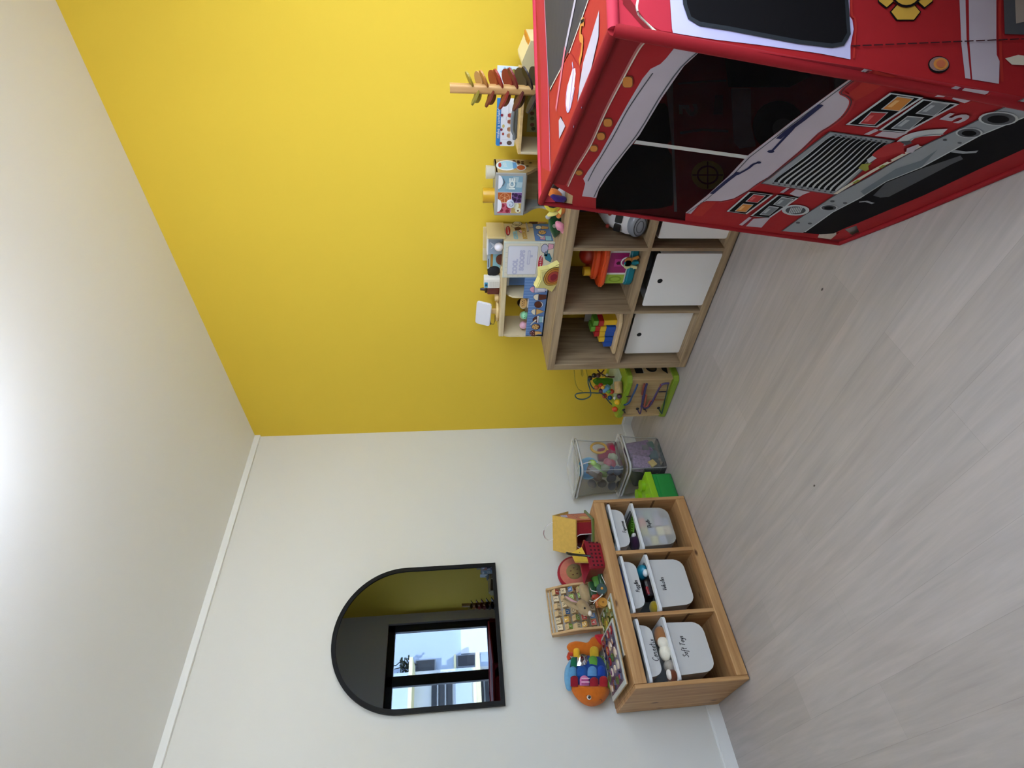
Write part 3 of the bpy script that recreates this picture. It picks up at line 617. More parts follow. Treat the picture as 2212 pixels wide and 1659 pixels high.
# green brick box
gb = thing('green_brick_box','green storage box with a lime studded lid between tubs and pine shelf','box',(.25,-.765,0))
DG, LG = pl('#1f8a3c'), pl('#8fc01f')
b = MB(); b.box((.14,-.850,.0),(.366,-.675,.125),DG,.012,3); b.build('body',gb)
b = MB(); b.box((.366,-.845,.02),(.3715,-.695,.10),DG,.004); b.build('front_grip',gb)
b = MB(); b.box((.13,-.858,.122),(.374,-.668,.160),LG,.004); b.build('lid',gb)
for x in (.20,.30):
    for y in (-.81,-.715):
        s_ = MB(); s_.cyl((x,y,.158),(x,y,.182),.034,LG,22); s_.build('stud',gb)
# ============================================================ toy fire truck (a cloth play tent)
BL = atz((1818.5,525),0); BR_ = V((2.082+.74*.742-.0, -.973-.74*.67, 0))
ZT = .984
TL = atz((1169,437),ZT); TR = atz((1325,65),ZT)
e1 = (TR-TL); W = e1.length; e1.normalize(); BR = BL + e1*W
e2 = V((-e1.y,e1.x,0)); DEP = .72
tent = thing('fire_truck_tent','red fire truck play tent with printed grille, dark windshield and number 5','play tent',(BL+e2*.4+e1*.35).to_tuple())
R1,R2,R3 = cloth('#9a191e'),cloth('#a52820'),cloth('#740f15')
RT = cloth('#b02636'); WHC = cloth('#b3a8b0'); WHB = cloth('#b9b4d6'); BLK = mat('black_cloth','#0d0b0d',.8,spec=.12); ORG = cloth('#c27c36'); LRED = cloth('#a52a2c')
GRY = cloth('#8d9195'); LGR = cloth('#b9bcbe'); DGR = cloth('#4a4c50'); PUR = cloth('#6d1030'); NAVY = cloth('#1c1f45'); CREAM = cloth('#cfc5b4')
MESHW = sheer('dark_window_mesh','#070506',.58,.6,spec=.08)
up = (TL-BL)
def pan(mb, a, b_, c): return Print(mb, a, b_-a, c-a)
# ---- front
fm = MB(); F = pan(fm, BL, BR, TL)
FT = [F.uv(px('Z',750,90)),F.uv(px('Z',600,-60))]
ptl = lambda pts: F.P('I',pts)
def lb(x): return (x, 437+(x-1169)*88/649.)          # left border of the front in the photo
def rbd(x): return (x, 65+(x-1325)*.1515)            # corner edge of the front in the photo
top = [(1194,396.5),(1325,65),rbd(1528),(1528,96),(1477.5,142),(1429,212),(1381,292),(1350,330),(1313.6,379.6),(1294,408.5),(1288,430),lb(1288),lb(1238),(1236,438.6),(1237.6,423),(1203.6,403.7)]
F.pix('I',top,R1,0)
ws = [(1528,96),(1477.5,142),(1429,212),(1381,292),(1350,330),(1313.6,379.6),(1294,408.5),(1287,427),lb(1287),lb(1480),(1481,459),(1526,423),(1574,379.6),(1616,335),(1710,262),(1813,186),(1867,148),rbd(1867),rbd(1528)]
yb = lambda x,y: px('Y',x,y)
lowb = [(1481,459),(1526,423),(1574,379.6),(1616,335),(1710,262),(1813,186),(1867,148),rbd(1867)]
q = F.P('I',lowb)+[(W,0)]+F.P('Y',[(1400,745),(1370,720),(1300,560),(1010,660),(870,725),(355,770),(305,880),(300,950)])+F.P('I',[lb(1480)])
F.shape(q,R1,0)
# corner straps of the hem
F.pix('Y',[(300,952),(305,880),(650,910),(870,725),(1010,660),(1190,800),(1370,720),(1400,745),(1190,910),(930,1010),(640,1000)],R3,0)
F.pix('Y',[(640,915),(870,725),(1010,660),(1190,800),(1120,850),(930,890)],R1,1)
# darker rolled lip above, pale painted highlight line, marker lamps
F.pix('A',[(760,270),(1080,340),(1000,420),(870,650),(700,980),(560,1290),(430,1500),(330,1658),(230,1640)],cloth('#83151a'),1)
F.pline('I',[(1400,82),(1381,101),(1350,157),(1309,236),(1275,311),(1244,362),(1226,400)],.007,cloth('#a8605c'),2,4)
F.pline('I',[(1401,84),(1382,103),(1351,159),(1310,238),(1276,313),(1245,364),(1227,402)],.0025,CREAM,3,4)
for x,y,w,h,s in ((895,728,46,50,-10),(718,1093,40,38,-12),(656,1216,38,34,-14),(592,1325,36,30,-14),(460,1543,33,24,-16)):
    F.pix('A',[(x-w+a*2,y-h+b2*2) for a,b2 in rrect(-2,-2,w+2,h+2,14,3)],paint('#7a3a1c',.7),2)
    F.pix('A',[(x-w+a*2,y-h+b2*2) for a,b2 in rrect(2,2,w-2,h-2,12,3)],ORG,3)
# pale windshield surround
sur = [px('A',*p) for p in [(1360,370),(1240,520),(1190,570),(1100,615),(1030,700),(900,920),(800,1100),(640,1390),(540,1530),(497,1600),(515,1640)]]+[px('C',515,400),px('C',487,512),(1288,427),(1294,408.5),(1313.6,379.6),(1350,330),(1381,292),(1429,212),(1477.5,142),(1528,96)]
F.pix('I',sur,WHC,1)
F.pline('I',[(1521,100),(1471,144),(1423,212),(1375,291),(1307,379),(1283,425)],.003,DGR,2,3)
F.pline('A',[(1120,650),(900,970),(760,1230),(600,1500),(540,1620)],.0025,DGR,2,3)
# pale band under the windshield
low = [(1481,459),(1526,423),(1574,379.6),(1616,335),(1710,262),(1813,186),(1867,148),px('B',880,545),px('B',800,610),px('B',690,665)]+[px('D',*p) for p in [(905,160),(950,180),(980,215),(970,260),(920,330),(840,395),(760,445),(640,560),(520,660),(400,760),(330,800),(240,865),(150,915),(60,935)]]+[(1525.8,433.8),(1513.7,437.4),(1492,462)]
F.pix('I',low,WHC,1)
F.pline('I',[(1483,461),(1530,427),(1577,384),(1619,339),(1713,266),(1815,190),(1866,153)],.0025,DGR,2)
F.pline('D',[(1120,5),(1000,85),(915,155),(960,185),(988,215),(976,265),(925,335),(840,402),(760,452),(640,568),(520,668),(400,768),(330,808),(240,873),(150,922),(40,945)],.009,LRED,2,3)
F.pline('D',[(1110,5),(995,80),(910,157),(955,183),(983,215),(972,262),(922,332),(838,398),(758,448),(638,562),(518,662),(398,762),(328,802),(238,867),(148,917),(40,940)],.002,paint('#3a2028',.7),3,3)
F.pix('C',[(1475,680),(1565,565),(1690,560),(1640,615),(1560,690)],R2,2); F.pix('B',[(905,545),(1060,590),(850,730),(730,790),(700,720),(800,640)],R2,2)  # lighter red patches: a reflection painted onto the cloth
# wipers
F.pline('D',[(768,246),(640,352),(520,440),(465,488)],.011,NAVY,3); F.pline('D',[(610,365),(560,425),(490,500),(415,580)],.006,NAVY,3,3); F.pix('D',circ(412,578,26,10,12),NAVY,3)
F.pline('C',[(1648,487),(1780,375),(1888,292)],.011,NAVY,3); F.pline('D',[(170,745),(250,700),(290,668),(335,656)],.007,NAVY,3,3); F.pix('D',circ(326,657,18,8,12),NAVY,3)
# grille
g4 = [V((345,805)),V((830,437)),V((1290,498)),V((872,888))]
def gb_(s,t_): a=g4[0].lerp(g4[1],s); c=g4[3].lerp(g4[2],s); r=a.lerp(c,t_); return (r.x,r.y)
F.pix('D',[gb_(0,0),gb_(1,0),gb_(1,1),gb_(0,1)],GRY,2)
F.pix('D',[gb_(.06,.10),gb_(.94,.08),gb_(.93,.96),gb_(.06,.96)],LGR,3)
for i in range(11):
    t_ = .13+i*.078; F.pline('D',[gb_(.06,t_+.012),gb_(.13,t_-.012),gb_(.5,t_+.004),gb_(.86,t_-.012),gb_(.94,t_+.012)],.0088,BLK,4,3)
    for s in (.035,.965): F.pix('D',circ(*gb_(s,t_),9,5,8),DGR,4)
F.pline('D',[gb_(0,0),gb_(1,0),gb_(1,1),gb_(0,1)],.004,DGR,4,closed=True)
# hose and nozzle
F.pline('D',[(1345,515),(1400,470),(1480,448),(1560,440),(1645,436)],.026,LGR,5,4); F.pline('D',[(1360,530),(1410,485),(1490,462),(1570,452),(1640,448)],.004,GRY,6,4)
F.pix('D',[(1130,600),(1180,555),(1240,522),(1330,500),(1372,520),(1355,560),(1370,590),(1310,585),(1250,603),(1165,618)],LRED,6,2); F.pix('D',[(1330,500),(1400,495),(1420,510),(1375,525)],DGR,7)
F.pix('D',[(1375,580),(1380,550),(1460,520),(1470,530),(1420,580)],WHC,6)
F.pix('D',[(1095,628),(1135,600),(1165,618),(1110,655)],LGR,7); F.pix('D',[(1035,690),(1060,662),(1130,655),(1105,675),(1110,700),(1085,715)],cloth('#8f8f3c'),6)
F.pline('D',[(870,878),(960,820),(1150,705),(1300,625),(1470,535)],.010,CREAM,5,3); F.pline('D',[(1000,800),(1040,775)],.008,cloth('#8f8f3c'),6); F.pline('D',[(1190,690),(1220,670)],.008,cloth('#8f8f3c'),6); F.pix('D',circ(1255,640,18,8,10),R3,6)
# lamps, right and left of the grille
def lamp4(o, cells):
    c_ = V((sum(p[0] for p in o)/4,sum(p[1] for p in o)/4))
    F.pix('D',o,BLK,5); ins = [tuple(c_.lerp(V(p),.93)) for p in o]
    F.pline('D',ins,.006,LGR,6,closed=True)
    for pts,m in cells:
        F.pix('D',pts,LGR,7); cc = V((sum(p[0] for p in pts)/4,sum(p[1] for p in pts)/4)); F.pix('D',[tuple(cc.lerp(V(p),.88)) for p in pts],m,8)
        F.pline('D',[tuple(cc.lerp(V(pts[0]),.5)),tuple(cc.lerp(V(pts[1]),.5))],.008,cloth('#d8a66c') if m == ORG else (cloth('#c85a58') if m == LRED else cloth('#a4a8ab')),9)
DSI = cloth('#70757a')
lamp4([(938,386),(1268,148),(1502,182),(1160,405)],[([(1195,268),(1312,172),(1432,188),(1325,282)],ORG),([(1035,372),(1125,283),(1248,290),(1150,382)],LRED)])
lamp4([(1172,425),(1500,193),(1760,228),(1365,442)],[([(1440,298),(1565,208),(1690,228),(1575,316)],DSI),([(1265,405),(1385,315),(1505,325),(1395,418)],DSI)])
lamp4([(95,1005),(262,858),(432,878),(235,1025)],[([(232,928),(290,875),(378,886),(318,938)],LRED),([(155,998),(215,942),(290,950),(235,1005)],ORG)])
lamp4([(262,1038),(465,880),(612,902),(400,1050)],[([(428,950),(490,896),(577,910),(510,968)],DSI),([(332,1022),(402,960),(472,970),(402,1028)],DSI)])
for thin,wide in (([(1575,190),(1725,113),(1765,122),(1640,193)],[(1700,205),(1790,127),(1965,150),(1955,165),(1790,236)]),([(1072,458),(1155,418),(1185,428),(1110,462)],[(1150,468),(1205,436),(1390,446),(1300,486)]),([(475,872),(525,838),(545,842),(500,876)],[(545,882),(590,848),(692,868),(640,888),(610,908)]),([(186,1102),(258,1046),(278,1052),(208,1108)],[(235,1112),(290,1058),(408,1052),(345,1122)])):
    F.pix('D',thin,WHC,2); F.pix('D',wide,WHC,2)
F.pline('D',[(1660,190),(1775,124)],.004,PUR,3); F.pline('D',[(215,1107),(280,1052)],.004,PUR,3); F.pline('D',[(505,875),(555,840)],.004,PUR,3)
F.pline('D',[(1810,240),(1975,165)],.003,R2,3); F.pline('D',[(1300,490),(1395,450)],.003,R2,3)
u5,v5 = F.uv(px('D',1735,335)); F.txt('5',u5,v5,.062,WHC,5,bold=.002)
# bumper, vents
F.pix('D',[(488,1145),(600,1062),(860,892),(1100,762),(1300,642),(1540,512),(1800,392),(2020,282),(2240,185),(2290,280),(2212,335),(1900,462),(1700,572),(1480,692),(1230,792),(1050,912),(850,1012),(640,1158)],GRY,3)
F.pix('D',[(1050,860),(1300,700),(1480,640),(1600,560),(1480,690),(1230,790),(1080,890)],cloth('#6c757c'),4)
for pts,m,l in (([(640,1158),(850,1012),(1050,912),(1230,792),(1480,692),(1700,572),(1900,462),(2212,335),(2290,280),(2330,480),(2212,560),(1900,700),(1500,890),(1030,1088),(930,1128),(860,1162),(760,1168)],BLK,3),([(1140,890),(1230,800),(1480,700),(1760,605),(1780,630),(1700,665),(1500,770),(1250,900),(1190,905)],DGR,4)): F.pix('D',pts,m,l)
F.pline('D',[(488,1147),(600,1064),(860,894),(1100,764),(1300,644),(1540,514),(1800,394),(2020,284),(2240,187)],.003,DGR,4); F.pline('D',[(655,1150),(850,1010),(1050,905),(1230,790),(1480,690),(1700,570),(1900,460),(2230,325)],.004,LGR,4)
for x,y,a,c in ((825,975,62,22),(1822,440,96,36),(2030,340,142,50)): F.pix('D',circ(x,y,a,c),LGR,5); F.pix('D',circ(x,y,a*.86,c*.86),DGR,6); F.pix('D',circ(x,y,a*.55,c*.55),BLK,7)
for x,y in ((605,1083),(690,1088),(850,930),(940,942),(1650,492),(1755,512)): F.pix('D',circ(x,y,16,7,10),DGR,5)
F.pix('D',circ(588,995,98,38),LGR,4); F.pix('D',circ(588,995,72,28),DGR,5)
for k in range(7): F.pline('D',[(540+k*13,1018-k*1.5),(560+k*13,972-k*.5)],.003,LGR,6)
F.pline('D',[(1700,570),(1790,582),(1880,575)],.010,GRY,5); F.pline('D',[(1040,935),(1090,930),(1140,945)],.008,GRY,5)
fm.build('front_panel',tent)
b = MB(); P2 = pan(b,BL,BR,TL); P2.pix('I',ws,MESHW,.2); b.build('windshield',tent)
b = MB(); P2 = pan(b,BL,BR,TL); P2.pline('I',[(1372,305),(1614,338)],.016,mat('grey_strap','#b9b6b2',.7),3); b.build('windshield_strap',tent)
# ---- right side
sm = MB(); S = pan(sm,BR,BR+e2,TR); Dp = DEP
S.shape([(0,0),(Dp,0)]+[tuple(a for a in (S.I@(TR+e2*Dp))[:2]),tuple(a for a in (S.I@TR)[:2])],R1,0)
S.pix('A',[(790,0),(830,0),(1000,140),(1120,260),(1080,275),(800,250)],RT,1); S.pix('A',[(850,0),(915,0),(1000,120),(1110,260),(1050,268),(980,190),(850,40)],R3,2)
S.pix('A',[(920,0),(1270,0),(1285,290),(1200,280),(1080,220)],RT,1); S.pline('A',[(985,0),(975,80),(1010,160),(1150,290)],.004,CREAM,2,3)
S.pix('I',[(1444,-40),(1451,63),(1453,72),(1540,86),(1640,98),(1767.6,116),(1836,129),(1836,100),(1843,64),(1840,44),(1834,36),(1834,-40)],WHB,2)
S.pix('I',[(1473,-40),(1478,12),(1488,41),(1510,54),(1574,64),(1640,77),(1723,92.5),(1795,101),(1818,97),(1831,75),(1829,50),(1826,0),(1826,-40)],BLK,4)
S.pline('I',[(1473,-40),(1478,12),(1488,41),(1510,54),(1574,64),(1640,77),(1723,92.5),(1795,101),(1818,97),(1831,75),(1829,50),(1826,0),(1826,-40)],.007,cloth('#23272c'),5)
S.pline('B',[(712,0),(715,120),(740,150),(745,240),(730,460)],.004,R2,3,3)
for k in range(16): x = 705+k*88; S.pline('B',[(x,368-k*3.6),(x+70,366-k*3.8)],.0022,cloth('#3a1216'),6)
S.pix('B',[(1548,-160),(1598,-160),(1610,300),(1642,618),(1600,612),(1570,350)],WHC,2); S.pix('B',[(1625,-160),(1842,-160),(1842,300),(1845,430),(1868,480),(1862,655),(1655,622),(1632,330)],WHC,2)
S.pline('B',[(1870,-100),(1865,200),(1885,640)],.006,R2,3,3); S.pix('B',[(1890,-160),(2200,-160),(2200,240),(2063,275),(1905,270)],DGR,3); S.pix('B',[(1975,-160),(2200,-160),(2200,150),(1990,190)],cloth('#9a8f84'),4); S.pix('B',[(1908,460),(2010,432),(2200,460),(2200,520),(1960,508)],CREAM,3)
S.pix('B',circ(1392,508,84,66),BLK,3); S.pix('B',circ(1392,506,76,56),cloth('#8c6e66'),4); S.pix('B',circ(1402,506,56,46),ORG,5); S.pix('B',circ(1402,506,36,30),cloth('#b4603c'),6)
YB = cloth('#c59a3a'); cxy = (1132,-48)
for k in range(4):
    a0 = PI/4+k*PI/2; pts=[]
    for r,da in ((70,-.66),(192,-.70),(226,-.32),(214,0),(226,.32),(192,.70),(70,.66)): a=a0+PI/4+da; pts.append((cxy[0]+r*math.cos(a),cxy[1]+r*math.sin(a)))
    S.pix('B',pts,BLK,3); cc=V((sum(p[0] for p in pts)/7,sum(p[1] for p in pts)/7)); S.pix('B',[tuple(cc.lerp(V(p),.9)) for p in pts],YB,4)
S.pix('B',circ(*cxy,120,118),R3,5); S.pix('B',circ(*cxy,105,103),YB,6); S.pline('B',circ(*cxy,112,110),.004,BLK,7,closed=True)
sm.build('side_panel',tent)
# ---- roof
rm = MB(); RF = pan(rm,TL,TR,TL+e2); Q_ = RF
RF.shape([(0,0),(W,0),(W,Dp),(0,Dp)],R2,0)
RF.pix('A',[(70,-60),(145,-60),(185,700),(205,1400),(200,1540),(128,1500),(115,560)],RT,1)
RF.pix('A',[(148,-200),(600,-200),(545,0),(500,140),(370,460),(300,600),(205,820),(188,700)],cloth('#3a373b'),2)
RF.pline('A',[(150,-100),(168,300),(188,700),(190,860),(200,1200),(208,1640)],.004,WHB,3)
RF.pline('A',[(585,-100),(500,140),(380,470),(205,800)],.004,CREAM,3)
RF.pline('A',[(460,-200),(435,0),(345,430)],.016,WHC,4); RF.pline('A',[(345,430),(262,985)],.017,cloth('#d0707e'),5)
RF.pix('A',[(365,470),(400,490),(480,620),(465,830),(432,1080),(372,1170),(262,990),(300,620)],R2,3)
RF.pix('A',[(648,90),(642,330),(570,640),(450,940),(455,860),(505,560),(600,250)],WHC,3); RF.pix('A',[(305,1040),(342,1130),(288,1245),(284,1080)],WHC,3)
RF.pix('A',[(410,620),(435,610),(440,660),(425,780),(390,960),(370,1005),(352,940),(362,780)],cloth('#e7c4cc'),4); RF.pline('A',[(410,560),(418,640),(400,800),(380,1000)],.005,WHB,5,3); RF.pline('A',[(370,760),(352,900),(365,1000),(395,960),(432,780)],.004,WHB,5,3)
RF.pline('A',[(515,200),(490,205),(478,330),(500,360),(490,480),(470,560)],.014,ORG,4,3); RF.pline('A',[(515,180),(485,200)],.006,BLK,5)
for x,y in ((580,690),(497,915),(425,1090),(345,1250)): RF.pline('A',[(x,y-60),(x+4,y),(x-2,y+60)],.003,BLK,4); RF.pline('A',[(x+4,y-40),(x-2,y+55)],.003,WHB,5)
rm.build('roof_panel',tent)
# ---- far sides, seen dimly through the windshield
b = MB(); A_,B_,C_ = BL+e2*Dp, BR+e2*Dp, TL+e2*Dp; P3 = Print(b,A_,B_-A_,C_-A_); P3.sg = -1 if P3.n.dot(e2) > 0 else 1
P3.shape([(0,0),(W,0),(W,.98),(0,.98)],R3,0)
P3.shape(rrect(.08,.52,.34,.88,.03),BLK,2); P3.shape(rrect(.42,.52,.68,.88,.03),BLK,2); P3.txt('5',.20,.38,.16,WHC,2,flip=P3.sg < 0); P3.shape([(0,.2),(W,.2),(W,.26),(0,.26)],WHC,2); P3.shape(circ(.54,.36,.08),YB,2); P3.shape(circ(.54,.36,.045),R3,3)
b.build('rear_panel',tent)
b = MB(); A_ = BL; P3 = Print(b,BL,e2,up); P3.sg = 1 if P3.n.dot(e1) > 0 else -1
ul,vl = (P3.I@(TL+e2*Dp))[:2]; u0,v0 = (P3.I@TL)[:2]
def sk(u,v): return (u+(u0)*v/v0, v)
P3.shape([sk(0,.10),sk(.05,.05),sk(.22,.05),sk(.26,0),sk(Dp,0),sk(Dp,v0*.86),sk(.10,v0*.86),sk(.0,v0*.80)],cloth('#a81c24'),0); P3.pix('M',[(-60,520),(150,490),(340,505),(372,560),(375,700),(365,770),(300,785),(-60,800)],BLK,2); P3.pix('M',[(150,300),(330,305),(358,340),(362,470),(340,490),(150,470)],BLK,2)  # low front corner cut open to let light onto the floor inside
P3.pix('M',[(330,190),(365,190),(372,480),(385,800),(372,800),(360,480)],WHC,3)
P3.pix('M',circ(525,632,74,66),YB,2); P3.pline('M',circ(525,632,46,40),.006,R3,3,closed=True); P3.pline('M',[(455,632),(595,632)],.004,R3,3); P3.pline('M',[(525,570),(525,695)],.004,R3,3)
P3.pix('M',[(632,235),(722,235),(725,400),(745,500),(670,510),(645,480)],WHC,2); P3.pix('M',[(560,268),(594,268),(594,355),(552,355)],cloth('#7c6068'),2)
P3.pix('M',circ(850,410,120,118),BLK,3); P3.pix('M',circ(870,420,50,46),DGR,4); P3.pix('M',[(600,70),(930,70),(1000,180),(900,230),(620,232)],BLK,3); P3.pline('M',[(390,215),(500,205),(610,200)],.006,cloth('#7c6068'),2); P3.pline('M',[(400,440),(500,425),(620,432)],.008,cloth('#7c6068'),2)
u_,v_ = P3.uv(px('M',442,335)); P3.txt('5',u_,v_,.085,WHC,3,bold=.002,flip=True)
b.build('left_panel',tent)
# ---- pole sleeves
def pole(p,q,r,m): b = MB(); p,q=V(p),V(q); b.tube([p,p.lerp(q,.33)+V((random.uniform(-.003,.003),)*3),p.lerp(q,.66)+V((random.uniform(-.003,.003),)*3),q],r,m,10); b.build('pole_sleeve',tent)
PS = cloth('#8e161e'); PT = cloth('#b02c3e'); zo = V((0,0,.008))
pole(BL+zo,TL,.008,PS); pole(BR+zo,TR,.010,PS); pole(TL,TR,.010,PS); pole(TL,TL+e2*Dp,.008,PT); pole(TR,TR+e2*Dp,.010,PT); pole(BL+zo,BR+zo,.008,PS)
pole(TL+e2*Dp,TR+e2*Dp,.008,PT); pole(BL+e2*Dp+zo,TL+e2*Dp,.008,PS); pole(BR+e2*Dp+zo,TR+e2*Dp,.008,PS); pole(BL+zo,BL+e2*Dp+zo,.008,PS); pole(BR+zo,BR+e2*Dp+zo,.008,PS)
b = MB(); F2 = pan(b,BL,BR,TL); F2.pix('Z',[(440,480),(600,400),(690,500),(830,640),(470,640)],PT,1); b.build('corner_patch',tent)
# ============================================================ mirror
mz0,mz1,my0,my1 = 1.052,1.911,-1.731,-1.012
myc = (my0+my1)/2; mr_ = (my1-my0)/2
def arch(i,n=40): r = mr_-i; zc = mz1-mr_; return [(my0+i,mz0+i)]+[(myc-r*math.cos(PI*k/n),zc+r*math.sin(PI*k/n)) for k in range(n+1)]+[(my1-i,mz0+i)]
mi = thing('arched_mirror','arched wall mirror in a thin black frame above the pine shelf','mirror',(.02,myc,mz0))
MBK = mat('black_metal_frame','#0b0d10',.6,spec=.2)
b = MB(); o_,i_ = arch(0),arch(.021); n=len(o_)
for x in (.014,.036): b.add([(x,)+p for p in o_]+[(x,)+p for p in i_],[[k,(k+1)%n,n+(k+1)%n,n+k] for k in range(n)],MBK)
for L_ in (o_,i_): b.add([(.014,)+p for p in L_]+[(.036,)+p for p in L_],[[k,(k+1)%n,n+(k+1)%n,n+k] for k in range(n)],MBK,True)
b.build('frame',mi)
b = MB(); b.add([(.030,)+p for p in arch(.020)],[list(range(n))[::-1]],mat('mirror_dim_tint','#545c66',.0,metal=1)); b.build('mirror_glass',mi)  # dark tint put into the glass to dim the reflected room
b = MB(); b.box((.0,myc-.02,1.7),(.029,myc+.02,1.74),MBK); b.build('hanger',mi)

# ============================================================ ice cream counter on the cube shelf
CW = wood('counter_wood','#dccaa2','#c6b186',0,1,False); CWI = mat('counter_ply','#d6c59f',.6,var=.06,vscale=12)
BLUE = mat('counter_blue_print','#5f83b8',.5); BLUD = paint('#4d6fa6'); IVO = paint('#d9d2bc'); PNK=paint('#dba0b4'); BRN=paint('#5a2a1c'); CRE=paint('#e3dcc4'); TAN=paint('#d2a663'); CYA=paint('#93c3cc'); WHT=paint('#e9e9ec'); OUT=paint('#2f3350'); LILA=paint('#b9b9cf')
c0,c1,cm,yF,yB = 1.020,1.605,1.410,-.185,-.015
ic = thing('ice_cream_counter','wooden toy ice cream counter with blue printed front and menu board','toy counter',((c0+c1)/2,-.1,KZ))
z = KZ
b = MB(); b.box((c0,yF,z),(cm,yF+.008,.864),BLUE); b.box((1.278,yF,.864),(cm,yF+.008,.895),BLUE)
p = Print(b,(c0,yF,z),(1,0,0),(0,0,1))
for k in range(22): x = .006+k*.0178; p.shape([(x,.058),(x+.004,.058),(x+.004,.096 if x < .256 else .126),(x,.096 if x < .256 else .126)],paint('#7f9fca'),1)
def oc(shape,m,l,c_=None):
    cx = sum(q[0] for q in shape)/len(shape); cy = sum(q[1] for q in shape)/len(shape)
    p.shape([(cx+(x-cx)*1.12+.0,cy+(y-cy)*1.12) for x,y in shape],OUT,l); p.shape(shape,m,l+1)
def U(pts): return p.P('U',pts)
oc(U([(300,1370),(300,1470),(380,1440),(470,1440),(470,1385),(380,1370)]),TAN,2); oc(U([(295,1350),(295,1490),(230,1485),(175,1440),(170,1390),(230,1345)]),BRN,2)
for q in ((200,1400),(240,1370),(260,1450),(200,1440),(270,1400)): p.shape(U(circ(*q,13,9,8)),PNK,4)
oc(U(circ(325,1250,105,70)),BRN,2); oc(U(circ(312,1250,88,66)),TAN,3)
for q in ((285,1215),(360,1215),(325,1250),(260,1275),(380,1265),(315,1295)): p.shape(U(circ(*q,14,10,8)),BRN,5)
oc(U([(405,985),(405,1140),(490,1135),(490,985)]),CYA,2); oc(U([(360,970),(360,1150),(385,1150),(400,970)]),WHT,3); oc(U([(490,985),(490,1140),(505,1140),(515,985)]),WHT,3)
oc(U([(360,985),(300,1000),(250,1050),(245,1090),(355,1140)]),BRN,2); oc(U([(345,1060),(300,1065),(260,1110),(180,1190),(190,1205),(270,1130),(330,1100)]),CRE,4)
oc(U([(340,790),(545,860),(335,940)]),TAN,2); oc(U([(310,795),(305,940),(250,930),(205,870),(215,840),(260,805)]),CRE,2)
oc(U(circ(430,680,75,78)),WHT,2); oc(U(circ(385,680,92,80)),BRN,3)
oc(U([(405,425),(590,440),(585,540),(405,565)]),BRN,2); oc(U([(395,415),(375,570),(310,560),(265,500),(270,460),(320,425)]),CRE,2)
oc(U([(290,215),(350,230),(560,240),(560,360),(350,370),(290,375)]),LILA,2); p.shape(U([(370,285),(550,290),(550,320),(370,318)]),WHT,4); oc(U([(280,220),(275,375),(220,360),(170,310),(175,270),(220,230)]),PNK,2); oc(U([(560,280),(620,270),(620,340),(560,330)]),LILA,2)
oc(U([(455,45),(450,170),(350,160),(300,125),(250,105),(300,80),(350,60)]),WHT,2); oc(U([(460,60),(520,70),(520,150),(460,160)]),TAN,1)
b.build('front_panel',ic)
b = MB(); b.box((c0-.004,yF,z),(c1+.004,yB,z+.006),CW); b.build('base_board',ic)
b = MB(); b.box((c0-.004,yF+.004,.984),(1.415,yB,1.012),CW,.004); b.build('top_shelf',ic)
sp = [(yB,z),(yF,z),(yF,.95)]+[(yF+.05-.05*math.cos(a),.95+.055*math.sin(a)) for a in (.35,.75,1.15,PI/2)]+[(yB,1.005)]
YZ = Matrix(((0,0,1,0),(1,0,0,0),(0,1,0,0),(0,0,0,1)))
b = MB(); b.prism(sp,c0-.004,c0+.008,CWI,YZ); b.build('side_panel',ic)
b = MB(); sp2 = [(yB,z),(yF+.008,z),(yF+.008,.93)]+[(yF+.065-.057*math.cos(a),.93+.055*math.sin(a)) for a in (.35,.75,1.15,PI/2)]+[(yB,.985)]; b.prism(sp2,1.274,1.284,CWI,YZ); b.build('divider',ic)
b = MB(); b.box((c0+.008,yF+.008,.846),(1.274,yB-.006,.853),CWI); b.build('scoop_shelf',ic)
b = MB(); b.box((c0+.0,yB-.006,z),(c1,yB,.80),CWI); b.build('back_board',ic)
b = MB(); b.box((1.30,-.10,.785),(1.405,-.095,.968),BLUE); b.box((1.298,-.103,.964),(1.405,-.09,.974),WHT); p = Print(b,(1.30,-.10,.785),(1,0,0),(0,0,1)); 
oc([(.05,.055),(.082,.055),(.074,.01),(.058,.01)],TAN,2); oc(circ(.066,.075,.022,.024),PNK,3); b.build('freezer_panel',ic)
# menu board with the faded sign
b = MB(); b.box((cm-.002,yF-.004,z),(c1+.002,yF+.006,1.010),mat('menu_board_frame','#c9cdc0',.5),.002); p = Print(b,(cm,yF-.004,z),(1,0,0),(0,0,1)); MW=c1-cm; MH=.242
p.shape([(.005,.005),(MW-.005,.005),(MW-.005,MH-.008),(.005,MH-.008)],IVO,1); p.shape(rrect(.018,.078,MW-.018,MH-.022,.004,3),paint('#d7d6de'),2)
p.line(rrect(.018,.078,MW-.018,MH-.022,.006,3),.0012,paint('#7f818c'),3,True)
p.line([(.0,.07),(MW,.07)],.0012,paint('#a9ab9f'),3)
for k in range(6):
    x=.03+k*.028; p.line([(x,MH-.02),(x,MH-.010)],.001,paint('#9fa39a'),3); p.line([(.006,.09+k*.025),(.016,.09+k*.025)],.001,paint('#9fa39a'),3)
p.txt('COOL',.062,.182,.030,LILA,4,bold=.0022); p.txt('SCOOPS',.098,.150,.030,LILA,4,bold=.0022); p.shape(rrect(.075,.112,.155,.126,.006),LILA,4); p.shape(rrect(.080,.115,.150,.123,.004),paint('#d0d0dc'),5); p.shape([(.115,.112),(.13,.112),(.128,.10),(.117,.10)],LILA,4)
p.shape(circ(.085,.06,.045,.013),WHT,5); p.shape(circ(.085,.06,.043,.0115),paint('#b3222e'),6); p.txt('Melissa & Doug',.085,.06,.0125,WHT,7)
